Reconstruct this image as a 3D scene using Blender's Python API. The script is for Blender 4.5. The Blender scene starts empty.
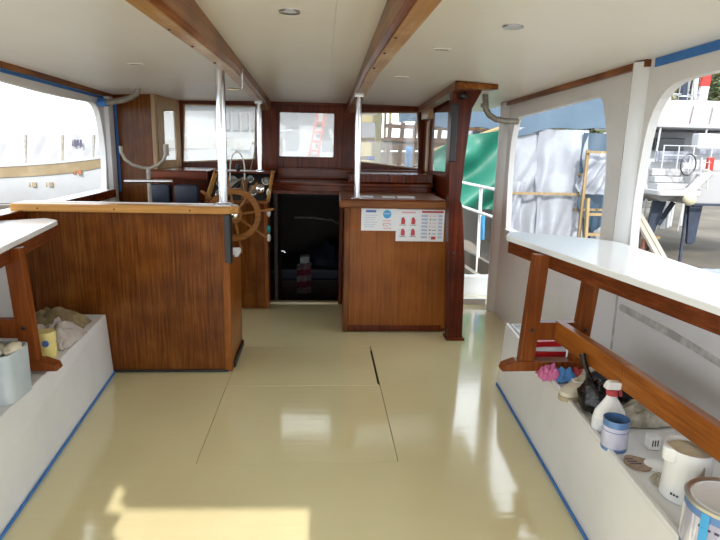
import bpy, bmesh, math, random
from mathutils import Vector, Matrix, noise
from mathutils.geometry import tessellate_polygon

S = bpy.context.scene
C = S.collection
random.seed(7)

# ------------------------------------------------------------------ camera
cam_d = bpy.data.cameras.new('camera')
cam_d.sensor_width = 36.0
cam_d.lens = 575 / 720 * 36
cam_d.clip_start = 0.02
cam_d.clip_end = 400
cam = bpy.data.objects.new('camera', cam_d)
C.objects.link(cam)
Rv = Vector((0.99765068, -0.06437415, 0.02343249))
Uv = Vector((-0.00893617, 0.21683923, 0.97616643))
Fv = Vector((0.06792097, 0.9740825, -0.21575455))
m = Matrix((Rv, Uv, -Fv)).transposed().to_4x4()
m.translation = (0, 0, 1.5)
cam.matrix_world = m
S.camera = cam

# ------------------------------------------------------------------ sky, sun, exposure
w = bpy.data.worlds.new('sky')
S.world = w
w.use_nodes = True
bg = w.node_tree.nodes['Background']
bg.inputs[0].default_value = (0.86, 0.94, 1.0, 1)
bg.inputs[1].default_value = 1.5
sun_d = bpy.data.lights.new('sun', 'SUN')
sun_d.energy = 2.4
sun_d.angle = 0.01
sun_d.color = (1.0, 0.95, 0.88)
sun = bpy.data.objects.new('sun', sun_d)
C.objects.link(sun)
TAN_E = 0.625                                    # sun 32 degrees up, straight astern
sun.rotation_euler = Vector((0, 1, -TAN_E)).to_track_quat('-Z', 'Y').to_euler()
sun.location = (0, -6, 8)
S.view_settings.view_transform = 'Standard'
S.view_settings.look = 'None'
S.view_settings.exposure = 1.2
S.view_settings.gamma = 1.0
S.view_settings.use_curve_mapping = False


# ------------------------------------------------------------------ mesh helpers
class B:
    def __init__(self):
        self.v = []
        self.f = []

    def add(self, vs, fs):
        n = len(self.v)
        self.v += [tuple(p) for p in vs]
        self.f += [tuple(i + n for i in q) for q in fs]
        return self

    def box(self, x0, x1, y0, y1, z0, z1):
        return self.hexa([(x0, y0), (x1, y0), (x1, y1), (x0, y1)], z0, None, z1)

    def hexa(self, base, z0, top, z1):
        top = top or base
        k = len(base)
        vs = [(x, y, z0) for x, y in base] + [(x, y, z1) for x, y in top]
        fs = [tuple(range(k - 1, -1, -1)), tuple(range(k, 2 * k))]
        fs += [(i, (i + 1) % k, k + (i + 1) % k, k + i) for i in range(k)]
        return self.add(vs, fs)

    def bar(self, p0, p1, w_, h_, up=(0, 0, 1)):
        p0, p1 = Vector(p0), Vector(p1)
        d = (p1 - p0).normalized()
        u = Vector(up)
        if abs(d.dot(u)) > 0.95:
            u = Vector((0, 1, 0))
        s = d.cross(u).normalized()
        u = s.cross(d)
        vs = []
        for p in (p0, p1):
            for a, b in ((-1, -1), (1, -1), (1, 1), (-1, 1)):
                vs.append(p + s * (a * w_ / 2) + u * (b * h_ / 2))
        return self.add(vs, [(0, 3, 2, 1), (4, 5, 6, 7), (0, 1, 5, 4), (1, 2, 6, 5), (2, 3, 7, 6), (3, 0, 4, 7)][::1])

    def tube(self, pts, r, seg=10, closed=False):
        pts = [Vector(p) for p in pts]
        n = len(pts)
        vs, fs = [], []
        prev = None
        for i, p in enumerate(pts):
            if closed:
                d = (pts[(i + 1) % n] - pts[i - 1]).normalized()
            else:
                d = (pts[min(i + 1, n - 1)] - pts[max(i - 1, 0)]).normalized()
            if prev is None:
                a = Vector((0, 0, 1)) if abs(d.z) < 0.9 else Vector((1, 0, 0))
                u = d.cross(a).normalized()
            else:
                u = (prev - d * prev.dot(d)).normalized()
            prev = u
            w_ = d.cross(u)
            rr = r[i] if isinstance(r, (list, tuple)) else r
            for k in range(seg):
                t = 2 * math.pi * k / seg
                vs.append(p + u * (rr * math.cos(t)) + w_ * (rr * math.sin(t)))
        for i in range(n if closed else n - 1):
            j = (i + 1) % n
            for k in range(seg):
                k2 = (k + 1) % seg
                fs.append((i * seg + k, i * seg + k2, j * seg + k2, j * seg + k))
        if not closed:
            fs.append(tuple(range(seg - 1, -1, -1)))
            fs.append(tuple(range((n - 1) * seg, n * seg)))
        return self.add(vs, fs)

    def lathe(self, prof, c=(0, 0, 0), seg=24, sx=1.0, sy=1.0, cap=True):
        vs, fs = [], []
        n = len(prof)
        for r, z in prof:
            for k in range(seg):
                t = 2 * math.pi * k / seg
                vs.append((c[0] + r * sx * math.cos(t), c[1] + r * sy * math.sin(t), c[2] + z))
        for i in range(n - 1):
            for k in range(seg):
                k2 = (k + 1) % seg
                fs.append((i * seg + k, i * seg + k2, (i + 1) * seg + k2, (i + 1) * seg + k))
        if cap:
            fs.append(tuple(range(seg - 1, -1, -1)))
            fs.append(tuple(range((n - 1) * seg, n * seg)))
        return self.add(vs, fs)

    def prism(self, loops, plane, a0, a1):
        """outline (and holes) in a plane, given thickness from a0 to a1 along the third axis"""
        if not isinstance(loops[0][0], (tuple, list)):
            loops = [loops]
        def P(p, a):
            return {'xy': (p[0], p[1], a), 'xz': (p[0], a, p[1]), 'yz': (a, p[0], p[1])}[plane]
        flat = [p for l in loops for p in l]
        tri = tessellate_polygon([[Vector((p[0], p[1], 0)) for p in l] for l in loops])
        n = len(flat)
        vs = [P(p, a0) for p in flat] + [P(p, a1) for p in flat]
        fs = [tuple(t) for t in tri] + [tuple(i + n for i in reversed(t)) for t in tri]
        o = 0
        for l in loops:
            k = len(l)
            for i in range(k):
                fs.append((o + i, o + (i + 1) % k, n + o + (i + 1) % k, n + o + i))
            o += k
        return self.add(vs, fs)

    def sheet(self, fn, nu, nv, th=0.004):
        """closed thin sheet: fn(u, v) -> point, given real thickness along the normal"""
        P = [[Vector(fn(i / nu, j / nv)) for j in range(nv + 1)] for i in range(nu + 1)]
        vs, fs = [], []
        for s in (0, 1):
            for i in range(nu + 1):
                for j in range(nv + 1):
                    a = P[min(i + 1, nu)][j] - P[max(i - 1, 0)][j]
                    b = P[i][min(j + 1, nv)] - P[i][max(j - 1, 0)]
                    n = a.cross(b)
                    n = n.normalized() if n.length > 1e-9 else Vector((0, 0, 1))
                    vs.append(P[i][j] + n * (th * (0.5 - s)))
        W = nv + 1
        N = (nu + 1) * W
        for i in range(nu):
            for j in range(nv):
                q = (i * W + j, (i + 1) * W + j, (i + 1) * W + j + 1, i * W + j + 1)
                fs.append(q)
                fs.append(tuple(N + k for k in reversed(q)))
        rim = [(i, 0) for i in range(nu)] + [(nu, j) for j in range(nv)] + [(i, nv) for i in range(nu, 0, -1)] + [(0, j) for j in range(nv, 0, -1)]
        R_ = [i * W + j for i, j in rim]
        for a, b in zip(R_, R_[1:] + R_[:1]):
            fs.append((a, N + a, N + b, b))
        return self.add(vs, fs)

    def ball(self, c, rx, ry, rz, seg=14, rings=8, rough=0.0, freq=3.0, flat=None):
        vs, fs = [], []
        for i in range(rings + 1):
            ph = math.pi * i / rings
            for k in range(seg):
                t = 2 * math.pi * k / seg
                d = Vector((math.sin(ph) * math.cos(t), math.sin(ph) * math.sin(t), math.cos(ph)))
                s = 1 + rough * noise.noise(d * freq + Vector(c) * 3.1)
                z = d.z * rz * s
                if flat is not None:
                    z = max(z, flat)
                vs.append((c[0] + d.x * rx * s, c[1] + d.y * ry * s, c[2] + z))
        for i in range(rings):
            for k in range(seg):
                k2 = (k + 1) % seg
                fs.append((i * seg + k, (i + 1) * seg + k, (i + 1) * seg + k2, i * seg + k2))
        return self.add(vs, fs)

    def xform(self, M):
        self.v = [tuple(M @ Vector(p)) for p in self.v]
        return self


def origin_of(o):
    p = Vector((0, 0, 0))
    while o:
        p += o.location
        o = o.parent
    return p


def make(name, b, mat, parent=None, bevel=0.0, smooth=False, kind=None, label=None):
    bm = bmesh.new()
    vs = [bm.verts.new(p) for p in b.v]
    for f in b.f:
        try:
            bm.faces.new([vs[i] for i in f])
        except ValueError:
            pass
    bmesh.ops.remove_doubles(bm, verts=bm.verts, dist=1e-6)
    bmesh.ops.recalc_face_normals(bm, faces=bm.faces)
    if bevel:
        es = [e for e in bm.edges if len(e.link_faces) == 2 and e.calc_face_angle(0) > 0.5]
        bmesh.ops.bevel(bm, geom=es, offset=bevel, segments=2, affect='EDGES', profile=0.6)
    if parent is None:
        xs = [v.co for v in bm.verts]
        lo = Vector((min(p.x for p in xs), min(p.y for p in xs), min(p.z for p in xs)))
        hi = Vector((max(p.x for p in xs), max(p.y for p in xs), max(p.z for p in xs)))
        off = Vector(((lo.x + hi.x) / 2, (lo.y + hi.y) / 2, lo.z))
    else:
        off = origin_of(parent)
    bmesh.ops.translate(bm, verts=bm.verts, vec=-off)
    me = bpy.data.meshes.new(name)
    bm.to_mesh(me)
    bm.free()
    for mt in (mat if isinstance(mat, (list, tuple)) else [mat]):
        me.materials.append(mt)
    if smooth:
        me.polygons.foreach_set('use_smooth', [True] * len(me.polygons))
        me.set_sharp_from_angle(angle=0.7)
    o = bpy.data.objects.new(name, me)
    C.objects.link(o)
    if parent is None:
        o.location = off
    else:
        o.parent = parent
    if kind:
        o['kind'] = kind
    if label:
        o['label'] = label
    return o


def thing(name, loc, label, cat, group=None):
    o = bpy.data.objects.new(name, None)
    o.empty_display_size = 0.1
    C.objects.link(o)
    o.location = loc
    return tag(o, label, cat, group)


def tag(o, label, cat, group=None):
    o['label'] = label
    o['category'] = cat
    if group:
        o['group'] = group
    return o


def struct(name, b, mat, parent=None, **k):
    return make(name, b, mat, parent, kind='structure' if parent is None else None, **k)


def structure_root(name, loc):
    o = bpy.data.objects.new(name, None)
    C.objects.link(o)
    o.location = loc
    o['kind'] = 'structure'
    return o


def rpoly(pts, radii, n=6):
    """polygon with rounded corners"""
    out = []
    k = len(pts)
    for i in range(k):
        p = Vector(pts[i]).to_2d()
        a = (Vector(pts[i - 1]).to_2d() - p)
        b = (Vector(pts[(i + 1) % k]).to_2d() - p)
        r = radii[i] if isinstance(radii, (list, tuple)) else radii
        if r <= 0:
            out.append((p.x, p.y))
            continue
        ra, rb = min(r, a.length * 0.48), min(r, b.length * 0.48)
        s, e = p + a.normalized() * ra, p + b.normalized() * rb
        for j in range(n + 1):
            t = j / n
            q = s * (1 - t) ** 2 + p * (2 * t * (1 - t)) + e * t * t
            out.append((q.x, q.y))
    return out


# ------------------------------------------------------------------ materials
def new_mat(name):
    mt = bpy.data.materials.new(name)
    mt.use_nodes = True
    nt = mt.node_tree
    return mt, nt, nt.nodes['Principled BSDF']


def link_noise(nt, scale, vec_scale=(1, 1, 1), detail=4.0, dist=0.0, rough=0.55):
    tc = nt.nodes.new('ShaderNodeTexCoord')
    mp = nt.nodes.new('ShaderNodeMapping')
    mp.inputs['Scale'].default_value = vec_scale
    nz = nt.nodes.new('ShaderNodeTexNoise')
    nz.inputs['Scale'].default_value = scale
    nz.inputs['Detail'].default_value = detail
    nz.inputs['Roughness'].default_value = rough
    nz.inputs['Distortion'].default_value = dist
    nt.links.new(tc.outputs['Object'], mp.inputs[0])
    nt.links.new(mp.outputs[0], nz.inputs['Vector'])
    return nz


def ramp(nt, src, stops):
    r = nt.nodes.new('ShaderNodeValToRGB')
    el = r.color_ramp.elements
    while len(el) < len(stops):
        el.new(0.5)
    for e, (p, c) in zip(el, stops):
        e.position = p
        e.color = (*c, 1)
    nt.links.new(src, r.inputs[0])
    return r


def mat(name, col, rough=0.5, metal=0.0, col2=None, scale=6.0, vs=(1, 1, 1), lo=0.4, hi=0.65, bump=0.0, bscale=None, bvs=None, coat=0.0, spec=None, trans=0.0, dist=0.0):
    mt, nt, p = new_mat(name)
    p.inputs['Base Color'].default_value = (*col, 1)
    p.inputs['Roughness'].default_value = rough
    p.inputs['Metallic'].default_value = metal
    p.inputs['Coat Weight'].default_value = coat
    p.inputs['Coat Roughness'].default_value = 0.08
    if spec is not None:
        p.inputs['Specular IOR Level'].default_value = spec
    if trans:
        p.inputs['Transmission Weight'].default_value = trans
    if col2 is not None:
        nz = link_noise(nt, scale, vs, dist=dist)
        r = ramp(nt, nz.outputs[0], [(lo, col), (hi, col2)])
        nt.links.new(r.outputs[0], p.inputs['Base Color'])
    if bump:
        nb = link_noise(nt, bscale or scale * 4, bvs or vs, detail=3)
        bn = nt.nodes.new('ShaderNodeBump')
        bn.inputs['Strength'].default_value = bump
        bn.inputs['Distance'].default_value = 0.01
        nt.links.new(nb.outputs[0], bn.inputs['Height'])
        nt.links.new(bn.outputs[0], p.inputs['Normal'])
    return mt


def wood(name, dark, mid, light, axis='z', scale=1.0, rough=0.3, coat=0.5, blotch=0.35):
    """varnished wood: fine grain drawn out along one axis plus large soft blotches"""
    mt, nt, p = new_mat(name)
    st = {'x': (0.035, 1, 1), 'y': (1, 0.035, 1), 'z': (1, 1, 0.035)}[axis]
    g = link_noise(nt, 55 * scale, st, detail=5, dist=0.4, rough=0.65)
    b2 = link_noise(nt, 3.2 * scale, (1, 1, 1), detail=3)
    mx = nt.nodes.new('ShaderNodeMix')
    mx.data_type = 'FLOAT'
    mx.inputs[0].default_value = blotch
    nt.links.new(g.outputs[0], mx.inputs[2])
    nt.links.new(b2.outputs[0], mx.inputs[3])
    r = ramp(nt, mx.outputs[0], [(0.30, dark), (0.5, mid), (0.72, light)])
    nt.links.new(r.outputs[0], p.inputs['Base Color'])
    p.inputs['Roughness'].default_value = rough
    p.inputs['Coat Weight'].default_value = coat * 0.25
    p.inputs['Specular IOR Level'].default_value = 0.12
    p.inputs['Coat Roughness'].default_value = 0.12
    bn = nt.nodes.new('ShaderNodeBump')
    bn.inputs['Strength'].default_value = 0.12
    bn.inputs['Distance'].default_value = 0.004
    nt.links.new(g.outputs[0], bn.inputs['Height'])
    nt.links.new(bn.outputs[0], p.inputs['Normal'])
    return mt


def glass_mat(name, haze, tint=(1, 1, 1), hcol=(0.9, 0.9, 0.9), front=0.0):
    """a pane: mostly clear, with a film of dust and haze, and a faint mirror"""
    mt, nt, p = new_mat(name)
    nt.nodes.remove(p)
    out = nt.nodes['Material Output']
    tr = nt.nodes.new('ShaderNodeBsdfTransparent')
    tr.inputs[0].default_value = (*tint, 1)
    tl = nt.nodes.new('ShaderNodeBsdfTranslucent')
    tl.inputs[0].default_value = (*hcol, 1)
    mx = nt.nodes.new('ShaderNodeMixShader')
    nz = link_noise(nt, 5, detail=3)
    mr = nt.nodes.new('ShaderNodeMapRange')
    mr.inputs[3].default_value = haze * 0.75
    mr.inputs[4].default_value = min(haze * 1.25, 1)
    nt.links.new(nz.outputs[0], mr.inputs[0])
    nt.links.new(mr.outputs[0], mx.inputs[0])
    nt.links.new(tr.outputs[0], mx.inputs[1])
    if front:
        df = nt.nodes.new('ShaderNodeBsdfDiffuse')
        df.inputs[0].default_value = (*hcol, 1)
        m3 = nt.nodes.new('ShaderNodeMixShader')
        m3.inputs[0].default_value = front
        nt.links.new(tl.outputs[0], m3.inputs[1])
        nt.links.new(df.outputs[0], m3.inputs[2])
        tl = m3
    nt.links.new(tl.outputs[0], mx.inputs[2])
    gl = nt.nodes.new('ShaderNodeBsdfGlossy')
    gl.inputs['Roughness'].default_value = 0.03
    m2 = nt.nodes.new('ShaderNodeMixShader')
    m2.inputs[0].default_value = 0.05
    nt.links.new(mx.outputs[0], m2.inputs[1])
    nt.links.new(gl.outputs[0], m2.inputs[2])
    nt.links.new(m2.outputs[0], out.inputs[0])
    return mt


M = {}
M['floor'] = mat('cream_deck_paint', (0.7, 0.62, 0.36), 0.10, col2=(0.74, 0.66, 0.39), scale=1.6, bump=0.14, bscale=6, bvs=(0.6, 4, 1), coat=0.8)
M['under'] = mat('dark_backing_black', (0.01, 0.009, 0.008), 0.9)
M['ceil'] = mat('ceiling_paint', (0.86, 0.82, 0.755), 0.38, col2=(0.88, 0.85, 0.79), scale=2.0)
M['ceil_back'] = mat('roof_outside', (0.7, 0.7, 0.7), 0.6)
M['white'] = mat('white_gloss_paint', (0.82, 0.82, 0.83), 0.25, col2=(0.78, 0.78, 0.78), scale=3, coat=0.2)
M['hullwhite'] = mat('white_topside_paint', (0.80, 0.785, 0.77), 0.35, col2=(0.76, 0.74, 0.72), scale=2.5, bump=0.05, bscale=14)
M['bench'] = mat('bench_white_paint', (0.80, 0.80, 0.80), 0.3, col2=(0.74, 0.73, 0.72), scale=2.2)
M['tabletop'] = mat('white_table_laminate', (0.86, 0.87, 0.88), 0.18, coat=0.3)
M['scrape'] = mat('scraped_filler', (0.42, 0.40, 0.37), 0.8, col2=(0.68, 0.66, 0.63), scale=14, bump=0.3)
M['mahog'] = wood('mahogany_panel', (0.045, 0.01, 0.002), (0.145, 0.042, 0.006), (0.29, 0.105, 0.019), 'z', scale=1.5)
M['mahog_r'] = wood('mahogany_counter_panel', (0.13, 0.033, 0.005), (0.24, 0.072, 0.011), (0.34, 0.118, 0.022), 'z', blotch=0.45)
M['mahog_d'] = wood('dark_mahogany', (0.02, 0.003, 0.001), (0.105, 0.017, 0.003), (0.24, 0.05, 0.009), 'z')
M['mahog_x'] = wood('dark_mahogany_cross', (0.02, 0.003, 0.001), (0.105, 0.017, 0.003), (0.24, 0.05, 0.01), 'x', coat=0.8, rough=0.22)
M['pillar'] = wood('stained_post', (0.012, 0.003, 0.002), (0.085, 0.014, 0.005), (0.22, 0.045, 0.014), 'z', scale=0.8, blotch=0.55)
M['rail'] = wood('varnished_cap_rail', (0.26, 0.11, 0.028), (0.46, 0.22, 0.06), (0.60, 0.33, 0.11), 'x')
M['rail_r'] = wood('brown_cap_rail', (0.10, 0.03, 0.010), (0.20, 0.07, 0.022), (0.32, 0.13, 0.045), 'x')
M['beam'] = wood('beam_wood', (0.04, 0.01, 0.002), (0.2, 0.058, 0.009), (0.5, 0.21, 0.05), 'y', scale=0.7, blotch=0.5)
M['beamface'] = wood('beam_bare_strip', (0.26, 0.11, 0.03), (0.46, 0.25, 0.09), (0.76, 0.62, 0.42), 'y', scale=0.7, blotch=0.6, coat=0.1)
M['trest'] = wood('trestle_wood', (0.08, 0.018, 0.004), (0.2, 0.052, 0.011), (0.32, 0.1, 0.024), 'z', scale=0.8)
M['trest_y'] = wood('trestle_wood_long', (0.15, 0.036, 0.006), (0.32, 0.098, 0.015), (0.46, 0.165, 0.032), 'y', scale=0.8)
M['apron'] = wood('table_apron', (0.045, 0.011, 0.004), (0.14, 0.034, 0.009), (0.26, 0.08, 0.022), 'y', scale=0.8)
M['wheelw'] = wood('wheel_wood', (0.14, 0.046, 0.012), (0.28, 0.115, 0.032), (0.40, 0.19, 0.062), 'x')
M['tan'] = wood('tan_frame', (0.30, 0.17, 0.08), (0.46, 0.30, 0.16), (0.60, 0.44, 0.28), 'z')
M['steel'] = mat('polished_steel', (0.78, 0.79, 0.82), 0.16, 1.0, col2=(0.60, 0.61, 0.64), scale=9)
M['galv'] = mat('grey_pipe', (0.34, 0.31, 0.26), 0.45, 0.3, col2=(0.24, 0.21, 0.17), scale=12)
M['tape'] = mat('blue_masking_tape', (0.035, 0.17, 0.5), 0.6, col2=(0.05, 0.21, 0.56), scale=20)
M['black'] = mat('black_plastic', (0.012, 0.012, 0.013), 0.35)
M['bag'] = mat('black_bin_film', (0.008, 0.008, 0.009), 0.22, bump=0.6, bscale=28)
M['navy'] = mat('navy_vinyl', (0.012, 0.018, 0.04), 0.5)
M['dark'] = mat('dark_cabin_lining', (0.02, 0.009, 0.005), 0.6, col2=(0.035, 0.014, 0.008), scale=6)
M['pane'] = glass_mat('dusty_windscreen', 0.27, (0.96, 0.97, 0.96), (0.66, 0.66, 0.65))
M['pane2'] = glass_mat('windscreen_clearer', 0.12, (0.97, 0.98, 0.98), (0.45, 0.45, 0.44))
M['chrome'] = mat('chrome', (0.85, 0.86, 0.88), 0.08, 1.0)
M['gauge'] = mat('gauge_face', (0.10, 0.11, 0.11), 0.2, col2=(0.35, 0.37, 0.36), scale=30)
M['paper'] = mat('paper', (0.78, 0.78, 0.80), 0.7)
M['ink_blue'] = mat('print_blue', (0.10, 0.17, 0.45), 0.7)
M['ink_pale'] = mat('print_pale_blue', (0.45, 0.50, 0.66), 0.7)
M['ink_sky'] = mat('print_sky_blue', (0.06, 0.36, 0.66), 0.6)
M['ink_red'] = mat('print_red', (0.48, 0.06, 0.07), 0.7)
M['ink_pink'] = mat('print_pink', (0.72, 0.38, 0.40), 0.7)
M['ink_dark'] = mat('print_dark', (0.05, 0.05, 0.09), 0.7)
M['red'] = mat('red_carton', (0.55, 0.012, 0.018), 0.4)
M['pink'] = mat('pink_cloth', (0.62, 0.16, 0.33), 0.8, bump=0.4, bscale=40)
M['skyblue'] = mat('blue_cloth', (0.08, 0.24, 0.55), 0.8, bump=0.4, bscale=40)
M['rag'] = mat('grey_rag', (0.42, 0.36, 0.32), 0.9, col2=(0.54, 0.48, 0.44), scale=12, bump=0.5, bscale=30)
M['ragbrown'] = mat('brown_rag', (0.20, 0.14, 0.07), 0.9, col2=(0.32, 0.24, 0.13), scale=14, bump=0.5, bscale=30)
M['raggreen'] = mat('stained_rag', (0.30, 0.26, 0.19), 0.9, col2=(0.62, 0.58, 0.50), scale=16, bump=0.6, bscale=34)
M['cream'] = mat('cream_canvas', (0.62, 0.55, 0.42), 0.8, col2=(0.70, 0.64, 0.52), scale=18)
M['sole'] = mat('shoe_sole', (0.40, 0.32, 0.20), 0.8)
M['ppwhite'] = mat('white_plastic', (0.86, 0.86, 0.85), 0.32, coat=0.2)
M['ppgrey'] = mat('milky_plastic_can', (0.42, 0.48, 0.52), 0.4, col2=(0.50, 0.55, 0.58), scale=5)
M['ppyellow'] = mat('pale_yellow_plastic', (0.75, 0.62, 0.23), 0.4)
M['kgrey'] = mat('kettle_grip_grey', (0.33, 0.29, 0.24), 0.5)
M['tinblue'] = mat('tin_blue', (0.12, 0.24, 0.50), 0.3, 0.2)
M['tinlabel'] = mat('tin_label', (0.50, 0.50, 0.64), 0.45, col2=(0.62, 0.62, 0.74), scale=18)
M['tinlabel2'] = mat('tin_label_dripped', (0.40, 0.38, 0.46), 0.45, col2=(0.80, 0.80, 0.82), scale=10, vs=(3, 3, 0.35), lo=0.46, hi=0.56)
M['tinmetal'] = mat('tin_rim_metal', (0.55, 0.56, 0.58), 0.28, 0.9)
M['tininside'] = mat('tin_dark_inside', (0.02, 0.022, 0.028), 0.5)
M['lidwhite'] = mat('paint_smeared_lid', (0.78, 0.80, 0.84), 0.25, col2=(0.60, 0.62, 0.68), scale=16, lo=0.6, hi=0.75)
M['sand'] = mat('sanding_disc_brown', (0.30, 0.21, 0.15), 0.9, col2=(0.38, 0.27, 0.19), scale=60)
M['glassjar'] = glass_mat('clear_jar', 0.22, (0.95, 0.97, 0.97))
M['yellowpost'] = mat('cream_timber', (0.34, 0.28, 0.14), 0.6)
M['rope'] = mat('white_cable', (0.75, 0.74, 0.70), 0.5)
M['teal'] = mat('teal_plastic', (0.03, 0.30, 0.36), 0.4)
# outdoors
M['ground'] = mat('sandy_yard', (0.085, 0.071, 0.054), 0.95, col2=(0.13, 0.113, 0.09), scale=0.55, bump=0.4, bscale=7)
M['bwhite'] = mat('boat_white', (0.36, 0.365, 0.38), 0.35, col2=(0.31, 0.315, 0.325), scale=1.2)
M['btan'] = mat('boat_tan_band', (0.19, 0.14, 0.075), 0.6, col2=(0.24, 0.185, 0.11), scale=3)
M['bgrey'] = mat('boat_bottom_grey', (0.1, 0.088, 0.07), 0.8, col2=(0.15, 0.13, 0.105), scale=2)
M['rust'] = mat('rusty_lettering', (0.25, 0.09, 0.03), 0.8)
M['sheetw'] = mat('white_tarp', (0.33, 0.33, 0.345), 0.5, col2=(0.4, 0.4, 0.415), scale=2)
M['bluetarp'] = mat('blue_tarp', (0.026, 0.052, 0.082), 0.5, col2=(0.042, 0.074, 0.11), scale=1.3, bump=0.25, bscale=5)
M['greentarp'] = mat('green_tarp', (0.004, 0.1, 0.065), 0.5, col2=(0.007, 0.14, 0.092), scale=2.0, bump=0.15, bscale=6)
M['plastic'] = glass_mat('builders_plastic', 0.58, (0.95, 0.96, 0.98), (0.44, 0.46, 0.51), 0.8)
M['timber'] = wood('pale_timber', (0.16, 0.11, 0.055), (0.26, 0.19, 0.1), (0.34, 0.26, 0.15), 'z', rough=0.8, coat=0)
M['oldplank'] = wood('weathered_plank', (0.2, 0.17, 0.14), (0.3, 0.27, 0.23), (0.38, 0.35, 0.31), 'y', rough=0.9, coat=0)
M['brick'] = mat('red_brown_timber', (0.15, 0.06, 0.035), 0.9, col2=(0.24, 0.11, 0.07), scale=6)
M['hullwood'] = wood('bare_hull_plank', (0.07, 0.045, 0.03), (0.12, 0.085, 0.058), (0.18, 0.135, 0.095), 'x', rough=0.9, coat=0)
M['ribwood'] = wood('bare_rib', (0.05, 0.028, 0.016), (0.09, 0.053, 0.033), (0.14, 0.09, 0.06), 'z', rough=0.9, coat=0)
M['rudder'] = mat('blue_black_antifoul', (0.012, 0.018, 0.035), 0.7, col2=(0.02, 0.03, 0.055), scale=5)
M['cat'] = mat('yacht_white', (0.36, 0.36, 0.37), 0.3)
M['catshade'] = mat('yacht_grey_canvas', (0.13, 0.14, 0.18), 0.7, col2=(0.22, 0.23, 0.26), scale=6)
M['catglass'] = mat('yacht_dark_glass', (0.01, 0.012, 0.016), 0.1)
M['fender'] = mat('cream_fender', (0.42, 0.385, 0.27), 0.5)
M['mast'] = mat('mast_white', (0.4, 0.41, 0.43), 0.3)
M['flag'] = mat('red_cloth', (0.36, 0.02, 0.014), 0.7)
M['leaf'] = mat('hill_leaves', (0.06, 0.085, 0.03), 0.8, col2=(0.12, 0.14, 0.06), scale=2.0)
M['leaf2'] = mat('olive_leaves', (0.09, 0.09, 0.04), 0.8, col2=(0.17, 0.16, 0.08), scale=2.0)
M['bark'] = mat('bark', (0.05, 0.035, 0.025), 0.9)
M['hill'] = mat('hill_scrub', (0.06, 0.06, 0.03), 0.95, col2=(0.1, 0.09, 0.05), scale=0.6)
M['bluebarrel'] = mat('blue_barrel', (0.03, 0.045, 0.2), 0.45)
M['cyanbarrel'] = mat('light_blue_barrel', (0.006, 0.12, 0.3), 0.45)
M['greybuild'] = mat('grey_building', (0.2, 0.2, 0.215), 0.8)
M['beigeboat'] = mat('beige_hull', (0.21, 0.19, 0.165), 0.5)
M['pinkboat'] = mat('pink_grey_hull', (0.26, 0.21, 0.205), 0.5)
M['sidedeck'] = mat('side_deck_sand', (0.3, 0.265, 0.195), 0.7)
M['stripe'] = mat('striped_towel', (0.16, 0.02, 0.04), 0.9)
M['tyre'] = mat('tyre_rubber', (0.012, 0.012, 0.012), 0.8)

# ================================================================== the boat's own shell
XL, XR = -1.86, 1.60                  # inside faces of the topsides


def ceil_z(x, y):
    c = max(0.10 - 0.02 * (y - 2.4), 0.02)
    return 2.04 - 0.045 * (y - 2.4) - c * ((x + 0.12) / 1.74) ** 2


# ---- floor with two lift-out hatches
HX0, HX1, HY0, HYM, HY1 = -0.58, 0.38, 2.50, 3.39, 4.11
fl = B()
fl.box(XL - 0.1, HX0 - 0.002, -0.7, 5.32, -0.04, 0)
fl.box(HX1 + 0.003, XR + 0.1, -0.7, 5.32, -0.04, 0)
fl.box(HX0 - 0.002, HX1 + 0.003, -0.7, HY0 - 0.002, -0.04, 0)
fl.box(HX0 - 0.002, HX1 + 0.003, HY1 + 0.002, 5.32, -0.04, 0)
floor = struct('floor', fl, M['floor'])
struct('floor_dark_backing', B().box(XL - 0.1, XR + 0.1, -0.7, 5.32, -0.30, -0.20), M['under'])  # black plate added below the hatches to block light and keep gaps dark
h1 = make('floor_hatch', B().box(HX0, HX1, HY0, HYM - 0.001, -0.035, 0.0), M['floor'], bevel=0.0012)
tag(h1, 'cream painted floor hatch cover nearer the camera', 'hatch')
h2 = make('floor_hatch', B().hexa([(HX0, HYM + 0.001), (HX1, HYM + 0.001), (HX1 - 0.012, HYM + 0.03), (HX1 - 0.010, HY1 - 0.1), (HX1 - 0.002, HY1), (HX0, HY1)], -0.035, None, 0.0005), M['floor'], bevel=0.0012)
tag(h2, 'cream painted floor hatch cover with black gap along its right edge, towards the companionway', 'hatch')

# ---- ceiling in painted panels
cl = structure_root('ceiling', (0, 0, 1.9))
xs = [XL - 0.05, -0.55, 0.052, 0.295, XR + 0.05]
ys = [-0.65, 1.25, 2.85, 4.45, 6.12]
for i in range(4):
    for j in range(4):
        g = 0.0005
        x0, x1, y0, y1 = xs[i] + g, xs[i + 1] - g, ys[j], ys[j + 1]
        n = 6

        def P(k, y, dz):
            x = x0 + (x1 - x0) * k / n
            return (x, y, ceil_z(x, y) + dz)
        b = B()
        vs = [P(k, y, dz) for dz in (0, 0.03) for y in (y0, y1) for k in range(n + 1)]
        q = n + 1
        fs = []
        for k in range(n):
            fs += [(k, k + 1, q + k + 1, q + k), (2 * q + k, 3 * q + k, 3 * q + k + 1, 2 * q + k + 1),
                   (k, 2 * q + k, 2 * q + k + 1, k + 1), (q + k, q + k + 1, 3 * q + k + 1, 3 * q + k)]
        fs += [(0, q, 3 * q, 2 * q), (n, 2 * q + n, 3 * q + n, q + n)]
        make('ceiling_panel', b.add(vs, fs), M['ceil'], cl)
b = B()
vs, fs = [], []
nx, ny = 10, 8
for s in (0.031, 0.07):
    for i in range(nx + 1):
        for j in range(ny + 1):
            x = XL - 0.12 + (XR - XL + 0.24) * i / nx
            y = -0.7 + 6.95 * j / ny
            vs.append((x, y, ceil_z(x, y) + s))
W_ = ny + 1
N_ = (nx + 1) * W_
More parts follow.
